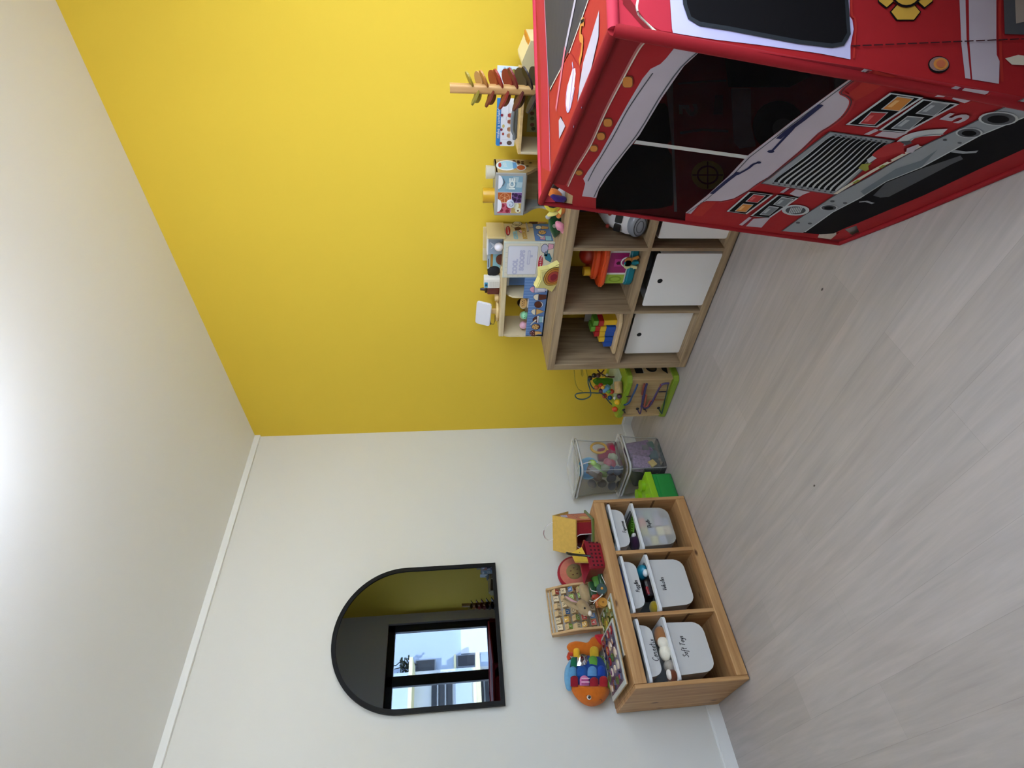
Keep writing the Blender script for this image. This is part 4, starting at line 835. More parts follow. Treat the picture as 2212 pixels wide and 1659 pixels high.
oc([(.125,.045),(.15,.045),(.155,.03),(.12,.03)],paint('#2f7f98'),3); oc([(.105,.036),(.135,.045),(.135,.02),(.11,.008),(.09,.012)],paint('#2f7f98'),3); oc(circ(.165,.047,.022,.016),LILA,4); oc([(.158,.03),(.19,.03),(.186,.006),(.166,.006)],PNK,4); oc([(.135,.04),(.15,.043),(.15,.037),(.135,.034)],paint('#85868e'),5)
b.build('menu_board',ic)
# right cheek with the coloured logo
b = MB(); b.box((c1-.006,yF+.008,z),(c1,yB,1.006),CWI); p = Print(b,(c1,yF,z),(0,1,0),(0,0,1))
p.shape([(.01,.005),(.168,.005),(.168,.088),(.01,.093)],BLUE,1)
def VV(pts): return p.P('V',pts)
def ov(shape,m,l): oc(VV(shape),m,l)
ov(circ(168,477,46,92),paint('#c8232e'),2); u,v = p.uv(px('V',168,477)); p.txt('Melissa & Doug',u,v,.010,WHT,5)
ov([(310,430),(350,405),(420,410),(460,430),(400,460),(330,470)],BRN,3); ov([(390,480),(500,475),(450,530)],PNK,3); ov([(540,310),(570,320),(610,480),(575,490)],LILA,3); ov([(630,400),(690,390),(690,415),(630,420)],LILA,3)
ov(circ(365,330,90,45),IVO,2); p.line(VV(circ(365,325,55,26)),.002,paint('#8a7a55'),5,True); ov(circ(320,380,70,28),IVO,2)
for pt,bd in (((335,530),0),): u,v = p.uv(px('V',335,600)); p.txt('COOL',u+.012,v,.026,CYA,5,bold=.002)
u,v = p.uv(px('V',545,600)); p.txt('SCOOPS',u+.028,v+.004,.027,paint('#c59f50'),5,bold=.0022)
ov([(880,380),(1020,400),(1010,440),(870,450)],TAN,3); ov(circ(810,415,60,36),CRE,4); ov(circ(890,515,80,42),TAN,3)
for q in ((850,500),(900,515),(940,505),(870,535)): p.shape(VV(circ(*q,12,8,8)),BRN,6)
ov([(950,585),(1080,600),(1090,690),(965,690)],CYA,3); ov([(845,620),(940,590),(950,670),(850,660)],PNK,3); ov([(770,550),(790,548),(860,590),(920,610),(915,635),(850,620)],CRE,4); ov([(800,265),(980,305),(790,340)],TAN,3); ov([(610,300),(700,260),(790,262),(780,330),(690,335)],BRN,3)
b.build('end_panel',ic)
b = MB(); b.box((1.415,-.05,1.006),(1.60,-.035,1.10),CWI,.003); b.box((1.415,yF+.02,1.0),(c1-.006,yB,1.006),CWI); b.build('back_rail',ic)
# scoops in the tray
sc = [('#2f1c14','dark chocolate',1.215,-.06,.012,1),('#3a2119','brown',1.150,-.055,.010,0),('#d9c49a','cookie dough',1.185,-.12,.006,2),('#8fd3a2','mint green with dark chips',1.135,-.145,.0,3),('#dccfa9','vanilla',1.110,-.115,.0,0),('#e0a9b8','pink strawberry',1.062,-.14,.0,0)]
for h,nm,x,y,dz,ch in sc:
    b = MB(); m = pl(h); b.ball((x,y,.874+dz),.022,m)
    if ch:
        for k in range(9): a=k*2.4; zz=.2+.08*k; r=math.sqrt(max(0,1-zz*zz)); b.ball((x+.0215*r*math.cos(a),y-abs(.0215*r*math.sin(a)),.874+dz+.0215*(zz-.3)),.0035,BRN if ch != 1 else CRE,sub=1)
    tag(b.build('ice_cream_scoop',loc=(x,y,.853)),f'{nm} toy ice cream scoop in the counter tray','ice cream scoop','toy scoops in the counter tray')
b = MB(frame((1.215,-.140,.884),(1,0,0),(.0,.5,.85))); b.prism(circ(0,0,.032,.020,18),-.004,.004,TAN)
for k in range(6): b.ball((-.018+.007*k,.004*(-1)**k,.004),.003,BRN,sub=1)
tag(b.build('toy_cookie',loc=(1.215,-.14,.853)),'tan chocolate chip toy cookie leaning in the counter tray','toy cookie')
b = MB(); b.cyl((1.225,-.140,.854),(1.225,-.140,.866),.034,pl('#efefef'),20); tag(b.build('white_bowl',loc=(1.225,-.14,.853)),'small white bowl in the tray below the cookie','bowl')
# on top of the counter
PW = wood('pale_toy_wood','#e2c68f','#cfae74',2,1.2,False)
ts_ = thing('tablet_stand','white toy card terminal on a wooden stand with round base','toy terminal',(1.131,-.10,1.0127))
b = MB(); b.lathe([(0,1.0127),(.055,1.0127),(.057,1.018),(.055,1.026),(0,1.026)],PW,(1.131,-.10,0)); b.build('base',ts_)
b = MB(); b.box((1.117,-.108,1.022),(1.145,-.094,1.10),PW,.002); b.build('stand',ts_)
b = MB(frame((1.130,-.112,1.092),(1,0,-.05),(0.02,.35,1))); b.prism(rrect(-.076,-.042,.072,.040,.014),-.002,.014,mat('white_tablet','#e4e2e6',.4),bev=.003); b.prism(rrect(-.066,-.036,.066,.034,.008),-.003,-.001,paint('#b7b0b6')); b.build('tablet',ts_)
b = MB(); b.tube([(1.085,-.12,1.058),(1.06,-.125,1.05),(1.055,-.12,1.035),(1.075,-.115,1.03),(1.11,-.112,1.03)],.0015,BP,6); b.build('cord',ts_)
b = MB(); b.cyl((1.055,-.122,1.055),(1.10,-.12,1.058),.0035,BP,8); b.build('pen',ts_)
b = MB(); b.lathe([(0,1.0127),(.022,1.0127),(.024,1.018),(.020,1.034),(0,1.034)],PW,(1.215,-.09,0)); tag(b.build('wooden_pot',loc=(1.215,-.09,1.0127)),'small pale wooden pot between the card terminal and the syrup bottle','pot')
sy = thing('syrup_bottle','brown toy chocolate syrup bottle with dark nozzle on the counter','toy bottle',(1.266,-.09,1.0127))
b = MB(); b.box((1.246,-.11,1.0127),(1.286,-.07,1.076),pl('#5e2416'),.006,3); b.build('body',sy)
b = MB(); b.box((1.252,-.104,1.076),(1.282,-.076,1.088),pl('#2b120c'),.004); b.cyl((1.268,-.09,1.088),(1.268,-.09,1.112),.009,pl('#2b120c'),14,.006); b.build('nozzle',sy)
b = MB(); b.box((1.292,-.115,1.0127),(1.346,-.07,1.094),mat('white_carton','#e8e4dc',.6),.002); p = Print(b,(1.292,-.115,1.0127),(1,0,0),(0,0,1)); p.shape([(.004,.062),(.036,.062),(.036,.079),(.004,.079)],paint('#3f94b4'),1); p.shape(circ(.02,.07,.006),OUT,2)
for k in range(11): p.line([(.006,.006+k*.0045),(.040,.007+k*.0045)],.0014,paint('#a79c8f'),1)
tag(b.build('wafer_carton',loc=(1.32,-.09,1.0127)),'white toy carton with a teal panel beside the syrup bottle','carton')
b = MB(); b.tube([(1.355+.024*math.cos(a),-.07,1.02+.045*math.sin(a)) for a in [PI*i/12 for i in range(13)]],.010,mat('black_felt_hat','#15161a',.9),8); b.ball((1.372,-.07,1.042),(.03,.022,.034),mat('black_felt_hat','#15161a',.9)); tag(b.build('black_scoop',loc=(1.37,-.07,1.0067)),'black rounded toy behind the white carton','toy')
nb = MB(); nb.box((1.385,-.075,1.0067),(1.47,-.068,1.10-.022),CYA,.001); nb.box((1.385,-.077,1.050),(1.47,-.074,1.062),paint('#a8792c')); nb.box((1.385,-.077,1.066),(1.47,-.0745,1.078),paint('#aebcc8')); p = Print(nb,(1.385,-.077,1.0067),(1,0,0),(0,0,1)); p.line([(.01,.066),(.06,.066)],.004,OUT,2)
tag(nb.build('striped_sign',loc=(1.43,-.07,1.0067)),'light blue striped sign strip behind the counter top','sign')
b = MB(); b.box((1.39,-.058,1.0067),(1.53,-.051,1.052),PW,.002); b.build('cone_rack').location = (0,0,0)
tag(bpy.data.objects['cone_rack'],'pale wooden rack plank on top of the counter with a round hole','rack')
b = MB(frame((1.455,-.10,1.009),(1,0,0),(0,0,1))); b.prism([(.028*math.cos(a),.028*math.sin(a)) for a in [PI*i/14 for i in range(15)]],-.004,.006,BRN); tag(b.build('toy_biscuit',loc=(1.455,-.10,1.0067)),'dark brown round biscuit half hidden behind the menu board','toy biscuit')
b = MB(); b.ball((1.545,-.13,1.0285),.0215,pl('#ece8f2')); tag(b.build('white_scoop',loc=(1.545,-.13,1.0067)),'white toy scoop behind the top of the menu board','ice cream scoop')
nk = thing('napkin_box','grey blue card box printed with a hand holding a cone, on top of the counter','toy box',(1.545,-.09,1.0067))
b = MB(); b.box((1.485,-.100,1.0067),(1.600,-.06,1.080),mat('greyblue_card','#97a6b8',.7),.001); p = Print(b,(1.485,-.10,1.0067),(1,0,0),(0,0,1)); p.shape([(.05,.03),(.075,.068),(.045,.05),(.03,.062),(.027,.055),(.042,.04)],paint('#c3cad2'),1); p.line([(.05,.03),(.075,.068),(.045,.05),(.03,.062),(.027,.055),(.042,.04)],.0016,paint('#6b7f96'),2,True); p.shape([(.045,.008),(.07,.008),(.068,.03),(.047,.03)],paint('#7e93ab'),1); b.build('card',nk)
b = MB(); b.box((1.483,-.102,1.077),(1.602,-.058,1.083),WHT); b.build('edge',nk)
b = MB(); b.box((1.605,-.16,1.0),(1.614,-.02,1.086),mat('beige_board','#cbb47d',.7),.002); b.box((1.49,-.055,1.0067),(1.60,-.045,1.098),mat('beige_board','#cbb47d',.7),.002); b.build('backboard',ic)
# nesting star
st = thing('star_stacker','yellow foam star with a nest of rainbow bowls at the shelf edge','toy',(1.515,-.325,KZ))
SF = cloth('#ded489'); 
T = frame((1.512,-.325,.806),(1,0,0),(0,-.30,1)) 
pts = []
for k in range(10):
    a = PI/2+.5+k*PI/5; r = .082 if k%2 == 0 else .056; pts.append((r*math.cos(a),max(r*math.sin(a),-.0375)))
b = MB(T); b.prism(pts,-.014,.026,SF,bev=.005); b.build('star',st)
for r,h,dz in ((.050,'#3a2a18',.0285),(.048,'#c79a3e',.029),(.041,'#3a2418',.0295),(.039,'#c67c34',.030),(.030,'#43191c',.0305),(.028,'#b1463c',.031),(.018,'#8c2038',.033)):
    b = MB(T); b.prism([(.012+r*math.cos(a),max(-.008+r*math.sin(a),-.0375)) for a in [2*PI*i/28 for i in range(28)]],.026,dz,pl(h)); b.build('ring',st)
# plush leaf with a pink bud
lf = thing('plush_leaf','dark green plush leaf beside the menu board','plush toy',(1.70,-.25,KZ))
GF = felt('#1d4a22'); T = frame((1.655,-.21,.80),V((.75,-.66,0)),(.2,.3,1))
b = MB(); P = [aty(px('V',*q),-.24) for q in [(1150,620),(1220,560),(1290,480),(1240,420),(1180,400),(1160,370),(1200,320),(1290,250),(1300,190),(1200,165),(1080,170),(1030,230),(1020,340),(1040,440),(1090,530)]]
P = [p_ for p_ in P]; cx_ = V((0,0,0)); 
Fp = frame((1.70,-.24,.80),(1,0,0),(0,0,1)); I_ = Fp.inverted(); P2_ = [(I_@q)[:2] for q in P]; b.puff([(q.x,q.y) for q in catmull([V((a,c,0)) for a,c in P2_],3,True)],.035,GF,Fp,c=tuple((I_@aty(px('V',1110,320),-.24))[:2]))
b.build('leaf',lf); b = MB(); q = aty(px('V',1160,370),-.275); b.ball(q,(.010,.005,.012),felt('#8f8a80'),sub=2); b.build('vein_patch',lf)
b = MB(); q0 = aty(px('V',1190,285),-.32); q1 = aty(px('V',1325,455),-.32); b.tube([q0,q0.lerp(q1,.3),q0.lerp(q1,.6),q0.lerp(q1,.85),q1],[.006,.015,.019,.013,.012],felt('#dd8fa4'),12); b.ball(q1+V((.004,0,.004)),.011,felt('#e39db0'),sub=2); b.ball(q1+V((-.008,0,-.001)),.009,felt('#e39db0'),sub=2)
tag(b.build('plush_bud',loc=(q0+q1)/2),'pink plush bud lying against the dark green leaf','plush toy')
# plush bee-like toy and friends, half behind the tent corner
bu = thing('plush_bee','yellow and orange plush with dark stripes half behind the tent corner','plush toy',(1.82,-.30,KZ))
def zp(x,y,d=-.30): return aty(px('Z',x,y),d)
b = MB(); b.ball(zp(985,880),(.020,.02,.022),felt('#d8813c')); b.ball(zp(930,980),(.022,.02,.014),felt('#e08a3c')); b.build('body',bu)
b = MB(); b.tube([zp(570,720),zp(620,800),zp(760,850),zp(900,820),zp(960,740)],.013,felt('#d9c63c'),10); b.ball(zp(740,760),(.028,.02,.026),felt('#d9c63c')); b.build('head',bu)
b = MB(); b.tube([zp(600,700,-.325),zp(660,765,-.325),zp(760,790,-.325),zp(870,755,-.325),zp(920,700,-.325)],.0055,felt('#24140e'),8); b.build('stripe',bu)
b = MB(); b.puff([(q.x,q.z) for q in [zp(*a) for a in ((550,980),(620,900),(760,900),(880,880),(900,930),(800,980),(700,1000),(570,1010))]],.014,felt('#e3d67a'),Matrix(((1,0,0,0),(0,0,1,-.315),(0,1,0,0),(0,0,0,1)))); b.puff([(q.x,q.z) for q in [zp(*a) for a in ((880,880),(990,770),(1000,860),(970,970),(930,930))]],.012,felt('#e3d67a'),Matrix(((1,0,0,0),(0,0,1,-.315),(0,1,0,0),(0,0,0,1)))); b.build('wing',bu)
def sausage(name,label,pts,r,h,d): 
    P = catmull([zp(x,y,d) for x,y in pts],4); b = MB(); n = len(P); b.tube(P,[r*math.sqrt(max(.08,1-(2*i/(n-1)-1)**2*.9)) for i in range(n)],felt(h),12); return tag(b.build(name,loc=P[n//2]),label,'plush toy')
sausage('plush_banana','orange plush arm seen through the gap at the tent corner',[(640,300),(740,370),(860,440),(1000,490)],.022,'#df7a35',-.27)
sausage('plush_aubergine','purple plush lying lowest in the gap at the tent corner',[(700,450),(800,540),(950,570),(1150,545)],.018,'#3a2368',-.31)
sausage('plush_bone','white plush seen through the gap at the tent corner',[(900,290),(980,340),(1060,420),(1150,470)],.018,'#d9d6dc',-.25)
sausage('plush_paw','dark brown plush behind the white one at the tent corner',[(740,160),(860,230),(1000,330),(1180,440)],.028,'#2c1812',-.22)
b = MB(); q=aty(px('Z',615,1085),-.26); b.ball(q,(.012,.008,.014),pl('#b9bab6'),sub=2); tag(b.build('grey_bead',loc=q),'small grey knob peeping out above the dark green leaf','toy')
# ============================================================ juice machine
jm = thing('juice_machine','grey wooden toy ice and juice machine with fruit printed front','toy machine',(1.85,-.13,KZ))
SG = mat('silver_grey_paint','#a3a29b',.45); TANB = wood('tan_ply','#bda576','#a58d5f',2,1,False)
j0,j1,jy,jb = 1.752,1.945,-.20,-.07; jt = 1.062; jm_ = .932
cs = [(jb,KZ),(jb,jt),(jy,jt),(jy,jm_)]+[(jy+.062*math.sin(PI*k/12)**.8,jm_-.012-(jm_-.79)*k/12) for k in range(1,12)]+[(jy,.782),(jy,KZ)]
for x in (j0,j1-.012): b = MB(); b.prism(cs,x,x+.012,SG if x == j0 else TANB,YZ); b.build('side_panel',jm)
b = MB(); b.box((j0,jy-.001,jt-.010),(j1,jb,jt),SG,.002); b.box((j0+.012,jy,jm_-.004),(j1-.012,jb,jm_+.006),SG); b.build('top_board',jm)
b = MB(); b.box((j0+.012,jb-.008,KZ),(j1-.012,jb,jt-.01),TANB); b.build('back_panel',jm)
b = MB(); b.box((j0,jy-.006,jm_),(j1,jy,jt),SG,.002); p = Print(b,(j0,jy-.006,jm_),(1,0,0),(0,0,1)); w_,h_=j1-j0,jt-jm_
a0,a1,a2,z_0,z_1 = .012,w_*.56,w_-.012,.014,h_-.012; zm=(z_0+z_1)/2-.008; xm=(a0+a1)/2
p.shape([(a0,z_0),(a2,z_0),(a2,z_1),(a0,z_1)],WHT,1); p.shape([(a1+.002,z_0),(a2,z_0),(a2,z_1),(a1+.002,z_1)],paint('#7fa4b4'),2)
for x,y,r in ((.142,.028,.2),(.165,.045,.5),(.135,.07,-.3)): p.shape([(x-.012,y-.01),(x+.012,y-.014),(x+.014,y+.010),(x-.010,y+.014)],paint('#a9c0c4'),3)
p.txt('ICE',.147,.058,.034,paint('#d9e0d8'),5,bold=.002); p.txt('ICE',.1485,.0565,.034,OUT,4,bold=.001)
def cell(x0,y0,x1,y1,m,dots,m2): p.shape([(x0,y0),(x1,y0),(x1,y1),(x0,y1)],m,2); [p.shape(circ(x0+(x1-x0)*dx,y0+(y1-y0)*dy,r),m2,3) for dx,dy,r in dots]
cell(xm+.001,zm+.001,a1,z_1,paint('#b3571e'),[],None)
for k in range(6): a=k*PI/3; p.line([((a1+xm)/2,(zm+z_1)/2),((a1+xm)/2+.02*math.cos(a),(zm+z_1)/2+.02*math.sin(a))],.0014,paint('#e2b585'),4)
p.line(circ((a1+xm)/2,(zm+z_1)/2,.021),.0015,paint('#e2b585'),4,True)
dots=[(.22,.25,.0085),(.6,.2,.0085),(.3,.7,.0085),(.75,.6,.0085),(.5,.9,.004),(.85,.9,.005)]
cell(a0,zm+.001,xm-.001,z_1,paint('#c25a6c'),dots,paint('#8a1a30'))
cell(a0,z_0,xm-.001,zm-.001,paint('#c9a85c'),[(.3,.3,.012),(.75,.55,.014)],paint('#e4e3c4')); p.shape(circ(a0+.012,z_0+.012,.004),BRN,4)
cell(xm+.001,z_0,a1,zm-.001,paint('#6f4a80'),dots,paint('#331440'))
for cx_ in (xm-.012,.155): p.shape([(cx_+.030*math.cos(a),z_1-.030*.62*math.sin(a)) for a in [PI*i/16 for i in range(17)]],WHT,6)
p.line([(.132,z_1-.006),(.14,z_1-.02),(.155,z_1-.026),(.17,z_1-.02)],.004,paint('#5f6a72'),5)
b.build('front_panel',jm)
b = MB(); cz = jm_+.062; cxx = j0+xm; b.cyl((cxx,jy-.006,cz),(cxx,jy-.022,cz),.017,pl('#cfd4e0'),22); p = Print(b,(cxx,jy-.022,cz),(1,0,0),(0,0,1)); p.line([(.002*k**.9*math.cos(k*.7),.002*k**.9*math.sin(k*.7)) for k in range(1,10)],.0024,paint('#54647e'),1); b.build('knob',jm)
b = MB(); p = Print(b,(j1,jy,KZ),(0,1,0),(0,0,1)); 
p.shape(p.P('F',circ(620,310,195,92)),WHT,1); p.shape(p.P('F',circ(615,310,165,76)),paint('#9fcbe0'),2); p.shape(p.P('F',circ(495,310,28,42)),paint('#b3222e'),3); p.shape(p.P('F',[(720,260),(790,262),(800,350),(735,380)]),paint('#5f97c4'),3); p.shape(p.P('F',circ(880,350,90,55)),WHT,1); p.shape(p.P('F',circ(875,355,72,42)),paint('#b5532a'),3)
for q in ((750,235),(825,242),(900,255),(830,270),(1045,272),(985,330),(905,290)): p.shape(p.P('F',circ(*q,30,13,10)),paint('#3d1410'),4)
u,v = p.uv(px('F',590,310)); p.txt('JUICE',u,v,.018,WHT,4,ang=0); b.build('sticker',jm)
b = MB(); b.cyl((1.822,-.16,1.062),(1.822,-.16,1.112),.032,pl('#c99a20'),24); tag(b.build('yellow_cup',loc=(1.822,-.16,1.062)),'mustard yellow cup standing on the juice machine','cup')
b = MB(); b.cyl((1.918,-.14,1.062),(1.918,-.14,1.100),.026,sheer('frosted_cup','#dcd9c9',.6,.4),20,.028); tag(b.build('clear_cup',loc=(1.918,-.14,1.062)),'frosted white cup standing on the juice machine beside the yellow cup','cup')
for x,h,nm in ((1.805,'#4a5a24','olive green'),(1.895,'#6a1c24','dark red')):
    b = MB(); b.cyl((x,-.135,KZ),(x,-.135,.86),.032,sheer('tumbler_'+h.strip('#'),h,.75,.2,gloss=.1),20,.036); tag(b.build('tumbler',loc=(x,-.135,KZ)),f'{nm} see-through tumbler inside the juice machine','cup')
# ============================================================ sandwich counter
sw = thing('sandwich_counter','open pale wooden sandwich counter box beside the juice machine','toy counter',(2.17,-.14,KZ))
s0,s1,sy0,sy1,szt = 2.028,2.31,-.215,-.05,.976
bx('top_board',(s0,sy0,szt-.012),(s1,sy1,szt),PW,sw); bx('side_panel',(s0,sy0,KZ),(s0+.010,sy1,szt-.012),CWI,sw); bx('side_panel',(s1-.010,sy0,KZ),(s1,sy1,szt-.012),CWI,sw)
bx('back_panel',(s0+.01,sy1-.006,KZ),(s1-.01,sy1,szt-.012),mat('backboard_olive','#b39a3c',.7),sw); bx('shelf',(s0+.01,sy0+.01,.855),(s1-.01,sy1-.006,.862),CWI,sw)
b = MB(); b.box((2.06,-.062,.868),(2.155,-.058,.925),mat('sage_card','#9aa274',.7)); p = Print(b,(2.06,-.062,.868),(1,0,0),(0,0,1))
for x,y,h in ((.075,.04,'#5f3d18'),(.055,.038,'#4d5a1c'),(.03,.036,'#6a3320'),(.014,.03,'#3d3a18')): p.shape(circ(x,y,.008,.009,12),paint(h),1)
b.build('picture_card',sw)
cd = thing('sandwich_card','white and blue picture card reading make a sandwich, behind the tongs','card',(2.11,-.085,szt))
b = MB(frame((2.006,-.080,.977),(1,0,0),(0,.04,1))); b.prism(rrect(0,0,.19,.080,.006),-.001,.001,mat('card_white','#e3e4ea',.6)); b.build('sheet',cd)
b = MB(); p = Print(b,frame((2.006,-.081,.977),(1,0,0),(0,.04,1))@V((0,0,0)),(1,0,0),(0,.04,1)); p.shape([(0,.062),(.19,.062),(.19,.08),(.006,.08),(0,.074)],paint('#2b78b8'),2); p.txt('make a sandwich',.095,.071,.0185,WHT,3)
for x in (.012,.068,.125): p.shape(circ(x,.058,.0055,.0055,14),paint('#7d1c34'),4)
for x,c_ in ((.034,'#b98a6a'),(.06,'#a06a4a'),(.09,'#8a4a3a'),(.115,'#a23a3a')): 
    p.shape([(x,.02),(x+.02,.02),(x+.02,.03),(x,.03)],paint('#d7bfa2'),2); p.shape([(x+.003,.022),(x+.018,.022),(x+.016,.034),(x+.005,.034)],paint(c_),3)
p.shape(circ(.014,.022,.009,.011),paint('#5c4a42'),2); p.shape(circ(.05,.05,.006,.005),paint('#a2453c'),2); p.shape(circ(.082,.05,.007,.005),paint('#c9b26a'),2); p.line([(.027,.005),(.027,.055)],.0008,paint('#b9bcc4'),2); p.line([(.105,.04),(.12,.04)],.001,paint('#888888'),2); p.line([(.13,.03),(.17,.032)],.0012,paint('#999999'),2)
b.build('print',cd)
tg = thing('toy_tongs','grey toy tongs lying on top of the sandwich counter','tongs',(2.12,-.14,szt))
GT = mat('grey_tongs_plastic','#6d7580',.45)
for dy,dz in ((0,0),(-.012,.014)): b = MB(); b.tube([(2.075,-.14+dy,szt+.006+dz*.3),(2.10,-.14+dy,szt+.008+dz),(2.15,-.14+dy,szt+.009+dz),(2.19,-.14+dy,szt+.008+dz*.6)],[.006,.007,.008,.007],GT,8); b.box((2.062,-.147+dy,szt+.001+dz*.3),(2.080,-.132+dy,szt+.014+dz*.3),GT,.003); b.build('arm',tg)
b = MB(frame((2.24,-.075,.977),(1,0,0),(0,.06,1))); b.prism([(0,0),(.07,0),(.07,.083),(0,.083)],-.001,.001,mat('pale_blue_card','#dfe9f0',.6)); 
p = Print(b,(2.24,-.077,.977),(1,0,0),(0,.06,1)); b.T = Matrix()
for k in range(7): p.shape(circ(.05+.012*(k%2),.03+.012*(k//2),.004,.005,8),paint('#9cc3dd'),2)
p.shape(circ(.045,.018,.016,.015),paint('#8c8a3e'),2); p.shape([(.03,.010),(.06,.010),(.06,.016),(.03,.016)],paint('#5f3d1c'),3)
tag(b.build('drinks_card',loc=(2.27,-.075,.977)),'pale blue picture card half hidden behind the wooden tree','card')
b = MB(); b.cyl((2.215,-.17,.862),(2.215,-.17,.925),.016,pl('#b03038'),18); tag(b.build('ketchup_bottle',loc=(2.215,-.17,.862)),'small red toy bottle inside the sandwich counter','toy bottle')
for x,z_,h,nm in ((2.185,.885,'#e3d6d6','white onion'),(2.178,.872,'#7d1c34','red onion')):
    b = MB(frame((x,-.19,z_),(1,.3,.2),(0,.3,1))); b.prism(circ(0,0,.026,.022,18),-.004,.004,felt(h)); tag(b.build('onion_slice',loc=(x,-.19,.862)),f'{nm} felt slice leaning in the sandwich counter','toy food')
b = MB(); b.ball((2.15,-.20,.872),(.028,.012,.014),felt('#5c7d1c'),sub=2); tag(b.build('lettuce_leaf',loc=(2.15,-.20,.862)),'green felt lettuce leaf in the sandwich counter','toy food')
for x0_,h,nm,y_ in ((2.03,'#e5a92c','yellow cheese',-.245),(2.04,'#dd7f24','orange cheese',-.27)):
    b = MB(); b.box((x0_,y_-.006,KZ),(x0_+.105,y_+.006,.868 if y_ > -.26 else .855),felt(h),.002); tag(b.build('cheese_slice',loc=(x0_+.05,y_,KZ)),f'{nm} slice standing in front of the sandwich counter','toy food')
# rounded wooden crate
rc = thing('rounded_crate','cream wooden crate with a rounded orange printed top behind the tree','crate',(2.375,-.12,KZ))
ar = [(sy1,KZ),(sy1,.93)]; 
b = MB(); b.prism([(2.322,KZ),(2.43,KZ),(2.43,.955)]+[(2.322+.04-.04*math.sin(a),.95+.032*math.cos(a)) for a in (0,.4,.8,1.2,PI/2)],-.21,-.05,mat('cream_board','#e0cf9c',.6),Matrix(((1,0,0,0),(0,0,1,0),(0,1,0,0),(0,0,0,1)))); b.build('body',rc)
b = MB(); b.box((2.36,-.20,.957),(2.43,-.06,.962),paint('#d98a2c')); p = Print(b,(2.36,-.20,.962),(1,0,0),(0,1,0)); p.shape(circ(.035,.07,.02,.05),paint('#b5651c'),1); b.build('top_print',rc)
b = MB(); b.box((2.34,-.212,.82),(2.40,-.209,.90),paint('#8a8d90')); b.build('panel_print',rc)
# ============================================================ rainbow marble tree
tt = thing('marble_tree','wooden marble run tree with yellow, orange, red and black leaf plates','toy',(2.305,-.345,KZ))
BE = wood('beech','#cfa56c','#b98c54',2,1.2,False)
b = MB(); b.box((2.235,-.395,KZ+.0006),(2.385,-.275,KZ+.014),BE,.006); b.build('base',tt)
b = MB(); b.prism(rrect(2.292,-.352,2.322,-.322,.009,4),KZ+.014,1.246,BE); b.build('trunk',tt)
vf = V((.297,-.955,0)); vr = V((.955,.297,0))            # towards the room, and along the shelf
FRc = ['#9c8a2e','#b57a3a','#9c2b1e','#7d2426','#2b1f1f','#17171c','#15151a','#131318']
BRc = ['#b88a52','#9a4a26','#8a3324','#4a3d2c','#3d3529','#232226','#18181c','#15151a']
FLc = ['#7d7228','#6d2a1a','#7d241c','#521b1c','#241a1b','#17171b','#15151a','#131318']
BLc = ['#948733','#6a2c18','#74342a','#3f2420','#2c2826','#19191d','#15151a','#131318']
def leafp(z_,d,h,L_):
    c_ = V((2.307,-.337,z_))+d*(.012+L_*.72)
    T = frame(c_, d+V((0,0,.42)), V((-d.y,d.x,0))*(1 if V((-d.y,d.x,0)).dot(vf) < 0 else -1)+V((0,0,.42)))
    b = MB(T); b.prism(circ(0,0,L_,L_*.74,20),-.003,.003,mat('leaf_'+h.strip('#'),h,.5)); b.build('leaf_plate',tt)
for k in range(8):
    L_ = .028+.0034*k; zz = 1.178-.0505*k
    if zz < .84: break
    leafp(zz,(vr*.9+vf*.5).normalized(),FRc[k],L_); leafp(zz-.034,(vr*.9-vf*.45).normalized(),BRc[k],L_)
    leafp(zz-.020,(-vr*.9+vf*.5).normalized(),FLc[k],L_); leafp(zz-.030,(-vr*.75-vf*.6).normalized(),BLc[k],L_*.9)
# ============================================================ on top of the pine shelf
# ---- fish cushion leaning on the wall
fi = thing('plush_fish','plush fish with orange head and rows of coloured felt scales, leaning on the wall','plush toy',(.09,-1.64,TZ))
FX = .075
YZw = Matrix(((0,0,1,FX),(1,0,0,0),(0,1,0,.004),(0,0,0,1)))
def N2(pts,x=FX): return [(q.y,q.z) for q in (atx(px('N',*p),x) for p in pts)]
def smooth2(pts,k=3): return [(q.x,q.y) for q in catmull([V((a,c,0)) for a,c in pts],k,True)]
OF, LB, LGf = felt('#c96a1e'), felt('#6fa6cc'), felt('#8aa836')
b = MB(); b.puff(smooth2(N2([(415,1340),(500,1325),(640,1330),(760,1325),(850,1335),(880,1400),(850,1470),(790,1540),(690,1580),(600,1570),(520,1520),(450,1440)])),.052,OF,YZw); b.build('head',fi)
b = MB(); b.puff(smooth2(N2([(405,1340),(400,1230),(395,1120),(420,1030),(480,985),(600,970),(720,975),(800,1010),(850,1110),(870,1230),(860,1345),(640,1350)])),.048,felt('#1d3f86'),YZw); b.build('body',fi)
b = MB(); b.puff(smooth2(N2([(395,1060),(415,1010),(380,1060),(345,1130),(335,1230),(345,1320),(370,1385),(410,1395),(425,1345),(405,1240),(400,1130)])),.026,LB,YZw); b.build('dorsal_fin',fi)
b = MB(); b.puff(smooth2(N2([(740,980),(790,985),(840,1040),(880,1130),(905,1240),(895,1350),(875,1385),(850,1360),(850,1240),(820,1120),(760,1040)])),.024,LGf,YZw); p = Print(b,(FX+.024,0,0),(0,1,0),(0,0,1)); 
for q in ((745,1000),(770,1010),(790,1000),(775,1040),(800,1050),(750,1030)): p.shape(N2(circ(*q,10,12,8)),paint('#4c6a1a'),1)
b.build('belly_fin',fi)
b = MB(); b.puff(smooth2(N2([(440,985),(390,920),(365,870),(400,820),(470,812),(560,835),(620,815),(660,760),(720,738),(790,740),(800,800),(805,880),(760,930),(740,985),(600,1000)])),.036,OF,YZw); b.build('tail',fi)
